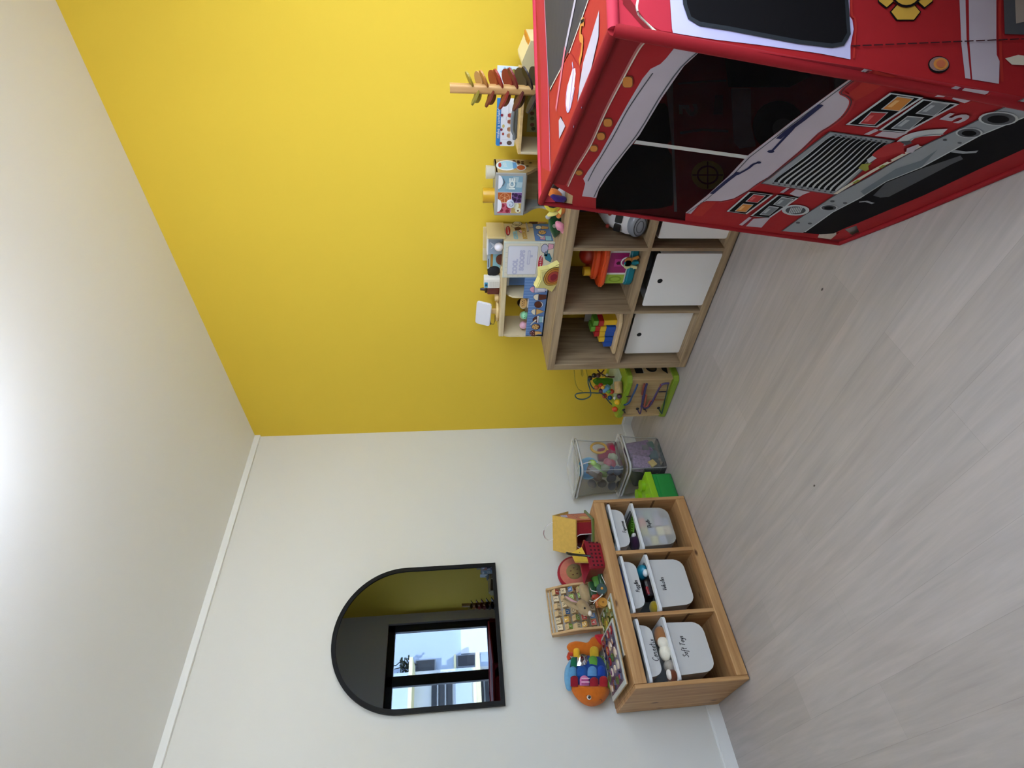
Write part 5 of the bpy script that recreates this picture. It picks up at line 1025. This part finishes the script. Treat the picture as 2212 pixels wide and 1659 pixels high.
b = MB(); b.puff(smooth2(N2([(685,760),(740,742),(795,748),(806,810),(795,880),(740,850)])),.012,felt('#b8242e'),Matrix.Translation((.030,0,0))@YZw); b.build('tail_tip',fi)
b = MB(); b.tube([V((FX+.01,q[0],q[1])) for q in N2([(385,1030),(372,1000),(380,965),(420,970)])],.010,felt('#c8452a'),8); b.build('tag_loop',fi)
SCL = [(445,880,75,120,'#e0a524'),(560,0,0,0,0)]
def scale(xa,xb,yt,yb,m,dx): 
    pts = [(xa,yb)]+[((xa+xb)/2-(xb-xa)/2*math.cos(PI*k/8),yt+(xb-xa)*.45-(xb-xa)*.45*math.sin(PI*k/8)) for k in range(9)]+[(xb,yb)]
    b = MB(); b.puff(N2(pts,FX+dx),.008,m,Matrix.Translation((dx,0,0))@YZw,rings=3); b.build('scale',fi)
for xa,xb,yt,yb,h,dx in ((445,520,880,990,'#e2ad2c',.038),(640,745,860,985,'#c4a02c',.038),(415,485,990,1110,'#1f6a4c',.040),(625,730,975,1100,'#5f9a3c',.043),(395,480,1100,1235,'#5b97c4',.040),(490,605,1095,1215,'#2356a0',.046),(612,722,1095,1215,'#5f93c6',.046),(730,820,1090,1215,'#2447a0',.042),(410,500,1210,1345,'#8c1c2c',.042),(640,745,1230,1340,'#93202e',.047),(755,855,1215,1345,'#a3242c',.043)):
    scale(xa,xb,yt,yb,felt(h),dx)
b = MB(); pts = N2([(490,1095)]+[(552-62*math.cos(PI*k/8),1000-50*math.sin(PI*k/8)) for k in range(9)]+[(615,1100)],FX+.045); b.puff(pts,.007,mat('silver_foil','#c7cbd0',.12,metal=1),Matrix.Translation((.044,0,0))@YZw,rings=3); b.build('foil_scale',fi)
b = MB(); pts = N2([(522,1330)]+[(575-53*math.cos(PI*k/8),1258-50*math.sin(PI*k/8)) for k in range(9)]+[(632,1330)],FX+.05); b.puff(pts,.006,felt('#d27aa8'),Matrix.Translation((.047,0,0))@YZw,rings=3); p = Print(b,(FX+.0545,0,0),(0,1,0),(0,0,1))
for k,c_ in enumerate(('#f0d8e4','#8a2a66','#f0d8e4','#8a2a66')): yy = 1245+k*22; p.shape(N2([(530,yy),(624,yy),(626,yy+9),(528,yy+9)],FX+.05),felt(c_),1)
b.build('striped_scale',fi)
b = MB(); q = atx(px('N',622,1473),FX+.048); b.ball(q,(.006,.011,.011),felt('#f0e8e0'),sub=2); b.ball(q+V((.005,0,0)),(.004,.0075,.0075),pl('#1a120e'),sub=2); b.ball(q+V((.0085,.002,.002)),.0015,pl('#ffffff'),sub=1); b.build('eye',fi)
b = MB(); b.tube([atx(px('N',*q),FX+.045) for q in ((748,1500),(765,1498),(778,1510),(772,1525))],.0012,pl('#3a1a0c'),6); b.tube([atx(px('N',*q),FX+.05) for q in ((600,1458),(585,1450))],.001,pl('#3a1a0c'),5); b.build('mouth',fi)
# ---- puzzle boards
WFR = mat('board_edge_whitewash','#b9beb8',.55); WEG = wood('board_edge','#c3a271','#a5855a',1,1,False)
def board(name,label,x0,x1,y0,y1,z0,cols_,seed):
    t = thing('puzzle_board',label,'puzzle',((x0+x1)/2,(y0+y1)/2,z0),'wooden peg puzzles on the pine shelf'); h = .010
    b = MB(); b.box((x0,y0,z0),(x1,y1,z0+h*.6),WEG,.002); b.box((x0,y0,z0+h*.6),(x1,y1,z0+h),WFR,.001); b.build('board',t)
    rnd = random.Random(seed); nx,ny = 4,5; ix0,ix1,iy0,iy1 = x0+.018,x1-.018,y0+.02,y1-.012
    b = MB(); b.box((ix0,iy0,z0+h),(ix1,iy1,z0+h+.001),mat('picture_'+str(seed),cols_[0],.35,var=.25,vscale=30)); b.build('picture',t)
    for i in range(nx):
        for j in range(ny):
            cx,cy = ix0+(ix1-ix0)*(i+.5)/nx, iy0+(iy1-iy0)*(j+.5)/ny; k = rnd.choice((4,5,6,8)); r = min((ix1-ix0)/nx,(iy1-iy0)/ny)*.44; a0 = rnd.random()
            o_ = [(r*math.cos(a0+2*PI*q/k)*rnd.uniform(.75,1.1),r*math.sin(a0+2*PI*q/k)*rnd.uniform(.75,1.1)) for q in range(k)]
            b = MB(Matrix.Translation((cx,cy,0))); c_ = rnd.choice(cols_[1:]); b.prism(o_,z0+h+.001,z0+h+.008,mat('piece_'+c_.strip('#'),c_,.15,coat=.6),bev=.0015)
            b.prism([(p[0]*.55,p[1]*.55) for p in o_],z0+h+.008,z0+h+.0088,mat('piece_'+rnd.choice(cols_[1:]).strip('#'),c_,.15,coat=.6)); b.build('puzzle_piece',t)
    return t
board('a','large wooden puzzle board with red and purple pieces lying below the fish',.110,.405,-1.775,-1.495,TZ+.020,('#5a4a63','#9c2f33','#4d2f5c','#d9c9b4','#7d3240','#3a3550','#b7a9a0','#5e6b3a','#c5b98f'),4)
board('b','wooden puzzle board with gold and green pieces lying in front of the alphabet frame',.120,.400,-1.66,-1.376,TZ+.0005,('#8a7a2c','#b9a53a','#5f6b2a','#d6c98c','#8c6a1e','#e9e6d2','#6a5a20','#43501e'),9)
# ---- alphabet frame (abacus) leaning on the wall
ab = thing('alphabet_abacus','wooden alphabet frame with rows of turning letter cubes','toy',(.07,-1.33,TZ))
AW = wood('abacus_wood','#d3b081','#b8935f',2,1.2,False)
th = .20; AO = V((.115,-1.32,TZ+.003)); ux = V((0,1,0)); uz = V((-math.sin(th),0,math.cos(th))); Ta = frame(AO,ux,uz)   # frame: x along wall, y up the lean, z = outward
hw_,hh_ = .118,.270
for sx in (-1,1):
    b = MB(Ta @ Matrix.Translation((sx*hw_,0,0)) @ Matrix(((0,0,1,0),(1,0,0,0),(0,1,0,0),(0,0,0,1)))); n=14
    o_ = [(hh_*k/n,-.030) for k in range(n+1)]; 
    pr_ = [( -.022-.0*k,0) for k in range(2)]
    outl = [(-.022+.0,hh_*0)]+[(0.012+.020*math.sin(PI*k/n),hh_*k/n) for k in range(n+1)]+[(-.022,hh_)]
    # profile in (z-out, y-up): local axes of the prism are (y,z,x)->(x',y',z')
    b.T = Ta @ Matrix.Translation((sx*hw_,0,0)) @ Matrix(((0,0,1,0),(0,1,0,0),(1,0,0,0),(0,0,0,1)))
    b.prism(outl,-.006,.006,AW,bev=.002); b.build('side_rail',ab)
for yy in (.012,.252,.268): b = MB(Ta); b.cyl((-hw_,yy,.0),(hw_,yy,.0),.004,AW,8); b.build('cross_bar',ab)
CUB = wood('cube_wood','#d8bd90','#c2a272',0,1.5,False); rnd = random.Random(2)
CC = ['#b33a32','#7fa640','#c4962e','#3d6a9c','#d9c49c']; LT='ABCDEFGHIJKLMNOPQRSTUVWXYZ5123'
for r in range(5):
    yy = .045+r*.044; b = MB(Ta); b.cyl((-hw_,yy,.008),(hw_,yy,.008),.0025,mat('grey_rod','#77736c',.4),6); b.build('rod',ab)
    for c_ in range(6):
        xx = -.094+c_*.0376+rnd.uniform(-.003,.003); T = Ta @ Matrix.Translation((xx,yy,.008)) @ Matrix.Rotation(rnd.choice((0,0,.5,-.4,.8)),4,'X')
        b = MB(T); s_=.0145; b.box((-s_,-s_,-s_),(s_,s_,s_),CUB,.0015); h = rnd.choice((CC[0],CC[1],CC[4],CC[4],CC[2],CC[3])) if r < 4 else rnd.choice((CC[0],CC[4],CC[4]))
        b.poly([(-s_*.88,-s_*.88,s_+.0004),(s_*.88,-s_*.88,s_+.0004),(s_*.88,s_*.88,s_+.0004),(-s_*.88,s_*.88,s_+.0004)],paint(h))
        b.text(LT[(r*6+c_)%len(LT)],.022,paint('#f1e7d8') if h != CC[4] else paint('#4a4038'),Matrix.Translation((0,0,s_+.0008)),.0002); b.build('letter_cube',ab)
# ---- bunny
bn = thing('plush_bunny','tan plush bunny with white nose sitting in front of the alphabet frame','plush toy',(.18,-1.30,TZ))
FUR = felt('#a8916c'); WF = felt('#e6ddd0'); BX=.20
def n3(x,y,X=BX): return atx(px('N',x,y),X)
def blob(b,secs,m,n=16):
    """one stuffed body from a chain of centre, radius"""
    P = catmull([V(s[0]) for s in secs],4); R_ = [v.x for v in catmull([V((s[1],0,0)) for s in secs],4)]; b.tube(P,R_,m,n)
b = MB(); blob(b,[(n3(520,140,.15),.012),(n3(545,165,.155),.028),(n3(585,215,.165),.036),(n3(600,270,.17),.036),(n3(590,320,.175),.026),(n3(580,345,.18),.010)],FUR); b.ball(n3(640,200,.17),(.03,.03,.035),FUR); b.build('body',bn)
b = MB(); blob(b,[(n3(490,335,.19),.010),(n3(505,350,.19),.026),(n3(545,395,.20),.033),(n3(590,440,.21),.026),(n3(630,470,.22),.015),(n3(645,480,.222),.005)],FUR); b.build('head',bn)
b = MB(); b.ball(n3(632,468,.226),(.012,.014,.012),WF,sub=2); b.build('nose',bn)
b = MB(); b.ball(n3(570,408,.236),(.005,.0055,.0055),pl('#120d0a'),sub=2); b.build('eye',bn)
for pts,inner in ((((490,345),(430,330),(380,300),(330,270)),True),(((500,420),(440,390),(370,350),(310,305)),False)):
    b = MB(); P = catmull([n3(x,y,.205) for x,y in pts],4); k=len(P); rr=[.006+.0075*math.sin(PI*min(1,(i+1.2)/(k+.5))) for i in range(k)]; b.tube(P,rr,FUR,10); e = b.build('ear',bn)
    if inner: b = MB(); P2 = [q+V((.009,-.001,.001)) for q in P[1:-1]]; b.tube(P2,[.0015+.0055*math.sin(PI*i/(len(P2)-1)) for i in range(len(P2))],felt('#d7a6ac'),8); b.build('ear_lining',e)
for yy in (-1.275,-1.335): b = MB(); b.ball((.205,yy,TZ+.018),(.03,.018,.017),FUR); b.build('paw',bn)
# ---- crocodile on wheels
cr = thing('pull_along_crocodile','green wooden pull along crocodile with dark and orange wheels and white string','toy',(.28,-1.31,TZ))
G1,G2,DT,O1 = pl('#4d7d2e'),pl('#24482a'),pl('#3a5658'),pl('#c08a3a')
def n4(x,y,X=.27): return atx(px('N',x,y),X)
b = MB(); 
q=n4(730,90); b.box(q-V((.02,.035,.04)),q+V((.02,.035,.012)),G1,.010,3); q=n4(705,20); b.box(q-V((.012,.014,.02)),q+V((.012,.014,.02)),G1,.004); b.rest(TZ+.0006).build('head',cr)
b = MB(); q=n4(800,30,.29); b.box(q-V((.018,.05,.014)),q+V((.018,.02,.012)),G2,.008,3); q=n4(710,185); b.box(q-V((.02,.035,.02)),q+V((.015,.04,.016)),G2,.008,3); b.rest(TZ+.0006).build('body',cr)
q=n4(700,250); b = MB(); b.box(q-V((.018,.02,.022)),q+V((.014,.02,.022)),pl('#a33a2a'),.006,3); b.rest(TZ+.0006).build('red_segment',cr); q=n4(735,340); b = MB(); b.box(q-V((.02,.022,.030)),q+V((.01,.022,.016)),pl('#b5662a'),.006,3); b.rest(TZ+.0006).build('orange_segment',cr)
for (x,y,X,r,m) in ((792,182,.315,.026,DT),(785,345,.305,.022,O1),(815,90,.25,.02,G2)):
    q=n4(x,y,X); q.z = max(q.z,TZ+r+.0005); b = MB(); b.cyl(q-V((.012,0,0)),q+V((.012,0,0)),r,m,22); w = b.rest(TZ+.0006).build('wheel',cr); b = MB(); b.cyl(q+V((.012,0,0)),q+V((.0135,0,0)),r*.25,O1 if m != O1 else paint('#8a5c22'),10); b.build('axle',w)
b = MB(); b.tube(catmull([n4(655,165,.30),n4(672,195,.315),n4(735,210,.33)],4)+[],.0018,pl('#e8e6e0'),6); b.tube(catmull([n4(650,315,.31),n4(690,325,.325),(n4(760,280,.34)),n4(800,240,.34),n4(795,255,.345),n4(740,300,.335),n4(690,355,.33)],4),.0018,pl('#e8e6e0'),6); b.tube(catmull([n4(780,-10,.30),n4(800,40,.315),n4(830,100,.32),n4(835,120,.32)],4),.0018,pl('#e8e6e0'),6); b.rest(TZ+.0006).build('string',cr)
# ---- cloth house
ho = thing('cloth_house','red cloth carry house with yellow roof, orange gable and arched doorway','toy house',(.19,-.94,TZ))
YR,RH,OG,GB = felt('#d3aa52'),felt('#8f1f26'),felt('#c9692a'),felt('#66742e')
HT = Matrix.Translation((.240,-.962,0)) @ Matrix.Rotation(-.78,4,'Z') @ Matrix.Translation((-.20,.957,0))
hx0,hx1,hy0,hy1 = .125,.268,-1.045,-.870; hz0,hz1,hzr = TZ+.012,TZ+.118,TZ+.205
b = MB(HT); b.box((hx0-.03,hy0-.01,TZ),(hx1+.022,hy1+.012,TZ+.012),GB,.005); b.build('base',ho)
b = MB(HT); dyc = -.985; n=12; op = [(dyc-.038,hz0)]+[(dyc-.038*math.cos(PI*k/n),hz0+.055+.038*math.sin(PI*k/n)) for k in range(n+1)]+[(dyc+.038,hz0)]
out = [(hy0,hz0),(hy0,hz1)]+[(hy0+(hy1-hy0)*k/(n-1),hz1) for k in range(1,n-1)]+[(hy1,hz1),(hy1,hz0)]
m_ = len(op); vs=[(hx1,)+p for p in out[:m_]]+[(hx1,)+p for p in op]; b.add(vs,[[i,i+1,m_+i+1,m_+i] for i in range(min(len(out),m_)-1)],RH)
b.box((hx0,hy0,hz0),(hx0+.01,hy1,hz1),RH); b.box((hx0,hy0,hz0),(hx1,hy0+.008,hz1),RH); b.box((hx0,hy0,hz0),(hx1-.02,hy1-.01,hz0+.004),felt('#5a1f28')); b.build('front_wall',ho)
b = MB(HT); b.tube([(hx1+.002,p[0],p[1]) for p in op],.0025,felt('#e7e2dc'),6); b.build('door_piping',ho)
b = MB(HT); b.prism([(hx0,hz0),(hx1,hz0),(hx1,hz1),((hx0+hx1)/2-.02,hzr),(hx0,hz1)],0,-.012,OG,Matrix(((1,0,0,0),(0,0,1,hy1),(0,1,0,0),(0,0,0,1)))); p = Print(b,(hx0,hy1+.0005,hz0),(1,0,0),(0,0,1)); p.sg = 1 if p.n.y > 0 else -1
p.shape(circ(.10,.03,.03,.025),YR,2); p.shape(rrect(.03,.115,.075,.15,.002),paint('#d6d2ea'),3); 
for k in range(4): p.line([(.034,.122+k*.007),(.070,.122+k*.007)],.002,paint('#6a62a8'),4)
for q in ((.06,.06),(.075,.075),(.05,.08),(.09,.07)): p.shape(circ(*q,.004,.004,8),BRN,4)
b.build('gable',ho)
b = MB(HT); rt = (hx0+hx1)/2-.02
b.add([(rt,hy0-.012,hzr+.006),(rt,hy1+.010,hzr+.006),(hx1+.022,hy1+.010,hz1-.014),(hx1+.022,hy0-.012,hz1-.014),(rt,hy0-.012,hzr-.004),(rt,hy1+.010,hzr-.004),(hx1+.016,hy1+.010,hz1-.022),(hx1+.016,hy0-.012,hz1-.022)],[[0,3,2,1],[4,5,6,7],[3,7,6,2],[0,4,7,3],[1,2,6,5]],YR)
b.add([(rt,hy0-.012,hzr+.006),(rt,hy1+.010,hzr+.006),(hx0-.022,hy1+.010,hz1-.014),(hx0-.022,hy0-.012,hz1-.014)],[[0,1,2,3]],YR); b.build('roof',ho)
b = MB(HT); b.tube(catmull([(rt,-.99,hzr),(rt,-1.0,hzr+.03),(rt+.005,-.965,hzr+.058),(rt,-.93,hzr+.052),(rt,-.905,hzr+.02),(rt,-.90,hzr)],4),.003,sheer('ribbon','#e9e6e4',.6,.3),6); b.tube(catmull([(rt+.004,-.985,hzr+.05),(rt+.006,-.962,hzr+.0585),(rt+.004,-.94,hzr+.056)],4),.0022,paint('#7d4a4a'),6); b.build('ribbon_handle',ho)
# ---- basket with black handle
bs = thing('red_basket','red plastic shopping basket with square holes and black handle','basket',(.31,-1.12,TZ))
RB = pl('#8e1a2a'); bx0,bx1,by0,by1 = .215,.400,-1.246,-1.088; bz = TZ+.088
b = MB(); k_=.86; cx_,cy_=(bx0+bx1)/2,(by0+by1)/2
def rr_(s,z): return [(cx_+(x-cx_)*s,cy_+(y-cy_)*s,z) for x,y in rrect(bx0,by0,bx1,by1,.018,3)]
n=len(rr_(1,0)); L1=[rr_(k_,TZ+.001),rr_(.99,bz-.004),rr_(1.04,bz),rr_(1.04,bz-.008),rr_(.97,bz-.008),rr_(k_-.02,TZ+.004)]
b.add([p for r in L1 for p in r],[[a*n+i,a*n+(i+1)%n,(a+1)*n+(i+1)%n,(a+1)*n+i] for a in range(5) for i in range(n)],RB,False); b.add(L1[0],[list(range(n))[::-1]],RB); b.add(L1[5],[list(range(n))],RB); b.build('body',bs)
b = MB(); HM = paint('#3a0a12')
for i in range(7):
    for j in range(3):
        y = cy_+(i-3)*.0205; z_=TZ+.018+j*.021; s_=k_+(.99-k_)*(z_-TZ)/.088; x=cx_+(bx1-cx_)*s_+.0008
        b.add([(x,y-.005,z_-.005),(x,y+.005,z_-.005),(x+.0012,y+.005,z_+.005),(x+.0012,y-.005,z_+.005)],[[0,1,2,3]],HM)
b.build('hole',bs).name = 'hole_pattern'
b = MB(); b.tube(catmull([(bx1+.004,-1.185,TZ+.070),(bx1-.01,-1.17,TZ+.105),(.34,-1.135,TZ+.160),(.325,-1.12,TZ+.170),(.30,-1.11,TZ+.165),(.275,-1.105,TZ+.13),(.25,-1.105,TZ+.10)],5),.0065,pl('#141414'),8); b.build('handle',bs)
b = MB(frame((.30,-1.135,TZ+.105),(0,1,.15),(-.25,0,1))); b.prism([(-.045,-.04),(.045,-.03),(.03,.035),(-.02,.03)],-.012,.012,felt('#e2bd45'),bev=.004)
for q in ((.0,.0),(.012,.008),(.018,-.01)): b.ball((q[0],q[1],.012),.003,BRN,sub=1)
tag(b.build('toy_cheese',loc=(.30,-1.135,TZ+.07)),'yellow toy cheese wedge with dots sticking out of the red basket','toy food')
# ---- round felt slice behind the basket
q=(.058,-1.112,TZ+.092); b = MB(frame(q,(0,1,.0),(-.2,0,1)))
b.lathe([(0,-.018),(.080,-.018),(.095,-.008),(.097,.0),(.095,.010),(.085,.016),(.0,.016)],felt('#9b1f2c'),n=36); b.lathe([(0,.0165),(.082,.0165),(.082,.0185),(0,.0195)],felt('#c87462'),n=36); b.lathe([(0,.020),(.045,.0195),(.045,.021),(0,.022)],felt('#8f7a4a'),n=28)
for k in range(5): b.ball((.02*math.cos(k*1.3),.02*math.sin(k*1.3),.022),(.004,.006,.002),BRN,sub=1)
tag(b.build('plush_fruit_slice',loc=(q[0],q[1],TZ)),'round red rimmed plush fruit slice leaning on the wall behind the red basket','plush toy')
# ============================================================ bead maze cube
mc = thing('bead_maze_cube','lime green and wood activity cube with bead maze between shelf and tubs','activity cube',(.70,-.23,0))
LM = pl('#86a02c'); LMD = pl('#5f7d1e'); MW_ = wood('maze_wood','#cbb182','#b39665',2,1,False)
mx0,mx1,my0_,my1_ = .535,.865,-.385,-.065
def oct_(g,c): return [(mx0-g+c,my0_-g),(mx1+g-c,my0_-g),(mx1+g,my0_-g+c),(mx1+g,my1_+g-c),(mx1+g-c,my1_+g),(mx0-g+c,my1_+g),(mx0-g,my1_+g-c),(mx0-g,my0_-g+c)]
b = MB(); b.prism(oct_(.010,.022),.001,.035,LM,bev=.004); b.build('base',mc)
b = MB(); b.prism(oct_(.012,.03),.270,.300,LM,bev=.004); b.build('top_board',mc)
b = MB(); b.box((mx0+.02,my0_+.012,.035),(mx1-.01,my0_+.02,.270),MW_); b.build('front_panel',mc)
b = MB(); b.box((mx1-.012,my0_+.005,.035),(mx1-.004,my1_-.01,.270),MW_); p = Print(b,(mx1-.004,my0_,.035),(0,1,0),(0,0,1))
p.shape(rrect(.05,.16,.12,.205,.005),BP,1); p.shape(rrect(.05,.155,.13,.16,.001),paint('#b5ad98'),2); p.shape(circ(.09,.105,.032),BP,1); p.shape(circ(.09,.10,.020),paint('#4d4022'),2); p.shape([(.04,.02),(.12,.01),(.14,.05),(.07,.045)],BP,1); b.build('side_panel',mc)
b = MB(); b.box((mx0+.005,my0_+.005,.035),(mx0+.017,my0_+.09,.270),MW_); b.build('end_panel',mc); b = MB(); b.box((mx0+.01,my1_-.02,.035),(mx1-.02,my1_-.012,.27),MW_); b.build('back_panel',mc)
def j2(x,y,d=my0_-.012): return aty(px('J',x,y),d)
for pts,h,r in (([(1005,830),(1030,885)],'#2a2420',.004),([(1240,815),(1270,885),(1290,890),(1310,780),(1330,600)],'#4c3560',.004),([(1365,815),(1395,865)],'#6a4a3a',.004),([(1600,805),(1650,890),(1665,860),(1740,520)],'#2c4a40',.004),([(1005,745),(1060,735),(1110,690),(1150,600),(1200,500),(1240,400)],'#27466e',.006),([(1320,570),(1340,460),(1360,390)],'#8a4438',.006),([(1310,760),(1340,790),(1390,800),(1440,770),(1500,680),(1560,560),(1640,420),(1700,385),(1780,380)],'#4a3f6a',.006),([(1345,740),(1360,780),(1420,760),(1450,690),(1480,670)],'#9c4a3c',.005),([(1310,780),(1340,650),(1370,500),(1400,390)],'#3f3a66',.007),([(1390,580),(1370,700),(1350,760)],'#a0503c',.006),([(1480,740),(1540,620),(1600,490),(1640,400)],'#7c3238',.005),([(1740,520),(1765,400)],'#2c3c44',.0035),([(1600,525),(1740,520)],'#2a2430',.0035),([(1530,665),(1690,662)],'#8c5a34',.0035),([(1050,603),(1130,600)],'#3a2a30',.0035)):
    b = MB(); b.tube(catmull([j2(*q) for q in pts],4),r,pl(h),8); b.build('track',mc)
for x,y in ((1005,830),(1240,815),(1365,815),(1600,800)): b = MB(); b.ball(j2(x,y),(.010,.006,.010),BP,sub=2); b.build('peg',mc)
def j3(x,y,d): return aty(px('J',x,y),d)
b = MB(); b.tube([j3(*q,-.10) for q in ((160,160),(170,300),(190,400),(230,480),(300,520))],.003,pl('#c9b02a'),8); b.tube([j3(*q,-.10) for q in ((280,150),(285,230),(300,262),(310,230),(300,150))],.003,pl('#c9b02a'),8); b.tube([j3(*q,-.10) for q in ((365,150),(380,230),(395,270))],.003,pl('#c9b02a'),8); b.build('yellow_wire',mc)
b = MB(); b.tube(catmull([j3(*q,-.27) for q in ((830,760),(760,700),(640,560),(540,545),(420,540),(300,542),(200,560),(180,600),(230,645),(330,650),(420,610),(445,560),(430,480),(400,380),(405,300),(450,420),(500,480))],4),.0038,pl('#2a4d57'),8); b.build('teal_wire',mc)
b = MB(); b.tube(catmull([j3(*q,-.20) for q in ((560,150),(600,200),(660,235),(720,262),(820,272),(900,255),(945,220))],4),.0045,pl('#4d1c14'),8); b.tube(catmull([j3(*q,-.20) for q in ((670,150),(630,200),(600,215))],3),.004,pl('#4d1c14'),8); b.build('red_wire',mc)
beads = [(430,290,'#2f1c2c'),(500,245,'#2c2018'),(570,245,'#5a2c1c'),(540,450,'#b0561f'),(615,415,'#b02a1a'),(620,510,'#4a1c3a'),(680,595,'#a01c24'),(770,625,'#1c4a7a'),(800,520,'#b8361e'),(870,530,'#dcd8d0'),(850,630,'#dcd8d0'),(930,600,'#46203f'),(895,700,'#d9a81c'),(855,820,'#c4401c'),(650,240,'#8c7a4a'),(720,235,'#c9c6b8')]
for i,(x,y,h) in enumerate(beads):
    q = j3(x,y,-.26 if y > 350 else -.20); r = .015 if h not in ('#dcd8d0','#c9c6b8','#8c7a4a') else .009
    if y > 650: r = .017
    if y > 500 and x > 840: q = atz(px('J',x,y),.3005+r)
    q.z = max(q.z,.30+r); b = MB(); b.ball(q,r,pl(h)); b.build('bead',mc)
b = MB(); q = j3(700,470,-.26); b.cyl(q-V((.022,0,-.012)),q+V((.020,0,-.014)),.016,pl('#5f97bd'),16); b.ball(j3(650,450,-.275),.012,pl('#e0a82c'),sub=2); b.ball(j3(745,515,-.27),.014,pl('#5f9a3c'),sub=2); b.build('toy_fish_bead',mc)
b = MB(); q=atz(px('J',915,450),.325); b.cyl(q+V((.022,.026,.0)),q+V((-.022,-.026,0)),.0235,wood('peg_wood','#b59663','#96784a',0,1,False),18); b.build('wooden_peg',mc)
b = MB(); P=[j3(*q,-.19) for q in ((480,340),(540,300),(640,310),(740,308),(860,318),(930,360),(880,372),(800,370),(770,405),(690,385),(640,385),(570,392),(520,385))]; b.prism([(q.x,q.z) for q in P],-.012,.012,pl('#4d8a1e'),Matrix(((1,0,0,0),(0,0,1,-.19),(0,1,0,0),(0,0,0,1))),bev=.003); b.build('leaf_board',mc)
b = MB(); b.box((.60,-.30,.300),(.80,-.10,.302),mat('top_print','#a9b8a4',.5,var=.15,vscale=25)); b.build('top_print',mc)

for p_,lab,r_ in (((1777,625),'tiny dark crumb on the floor in front of the white boxes',.004),((1760,1049),'tiny brown crumb on the floor near the middle of the room',.0035)):
    q = atz(p_,0); b = MB(); b.ball((q.x,q.y,.0022),(r_*1.6,r_,.002),pl('#4a4038'),sub=1); tag(b.build('floor_crumb',loc=(q.x,q.y,0)),lab,'crumb')
# ============================================================ camera, light
cd_ = bpy.data.cameras.new('camera'); cam = bpy.data.objects.new('camera', cd_); COL.objects.link(cam)
X_, Y_, Z_ = -UP, RIGHT, -FWD            # the picture lies on its side: its right-hand edge is the floor
cam.matrix_world = Matrix(((X_.x,Y_.x,Z_.x,CAM.x),(X_.y,Y_.y,Z_.y,CAM.y),(X_.z,Y_.z,Z_.z,CAM.z),(0,0,0,1)))
cd_.sensor_fit = 'HORIZONTAL'; cd_.sensor_width = 36; cd_.lens = FPX*36/2212; cd_.clip_start = .02; cd_.clip_end = 200
SC.camera = cam
w = bpy.data.worlds.new('sky'); SC.world = w; w.use_nodes = True
bg = w.node_tree.nodes['Background']; bg.inputs['Color'].default_value = (.72,.84,1,1); bg.inputs['Strength'].default_value = SKY_S
sd = bpy.data.lights.new('sun','SUN'); sd.energy = SUN_E; sd.angle = .01; sd.color = (1,.95,.86); so = bpy.data.objects.new('sun',sd); COL.objects.link(so)
so.rotation_euler = V((.75,.30,-.62)).to_track_quat('-Z','Y').to_euler()
pd = bpy.data.lights.new('window_portal','AREA'); pd.shape = 'RECTANGLE'; pd.size = WY1-WY0; pd.size_y = WZ1-WZ0; pd.cycles.is_portal = True
po = bpy.data.objects.new('window_portal',pd); COL.objects.link(po); po.location = (RX+.15,(WY0+WY1)/2,(WZ0+WZ1)/2); po.rotation_euler = V((-1,0,0)).to_track_quat('-Z','Z').to_euler()
vs = SC.view_settings; vs.view_transform = 'Standard'; vs.look = 'None'; vs.gamma = 1; vs.use_curve_mapping = False; vs.exposure = EXPO
SC.cycles.use_denoising = True; SC.cycles.max_bounces = 10; SC.cycles.diffuse_bounces = 5; SC.cycles.transparent_max_bounces = 16; SC.cycles.sample_clamp_indirect = 6; SC.cycles.caustics_reflective = False; SC.cycles.caustics_refractive = False
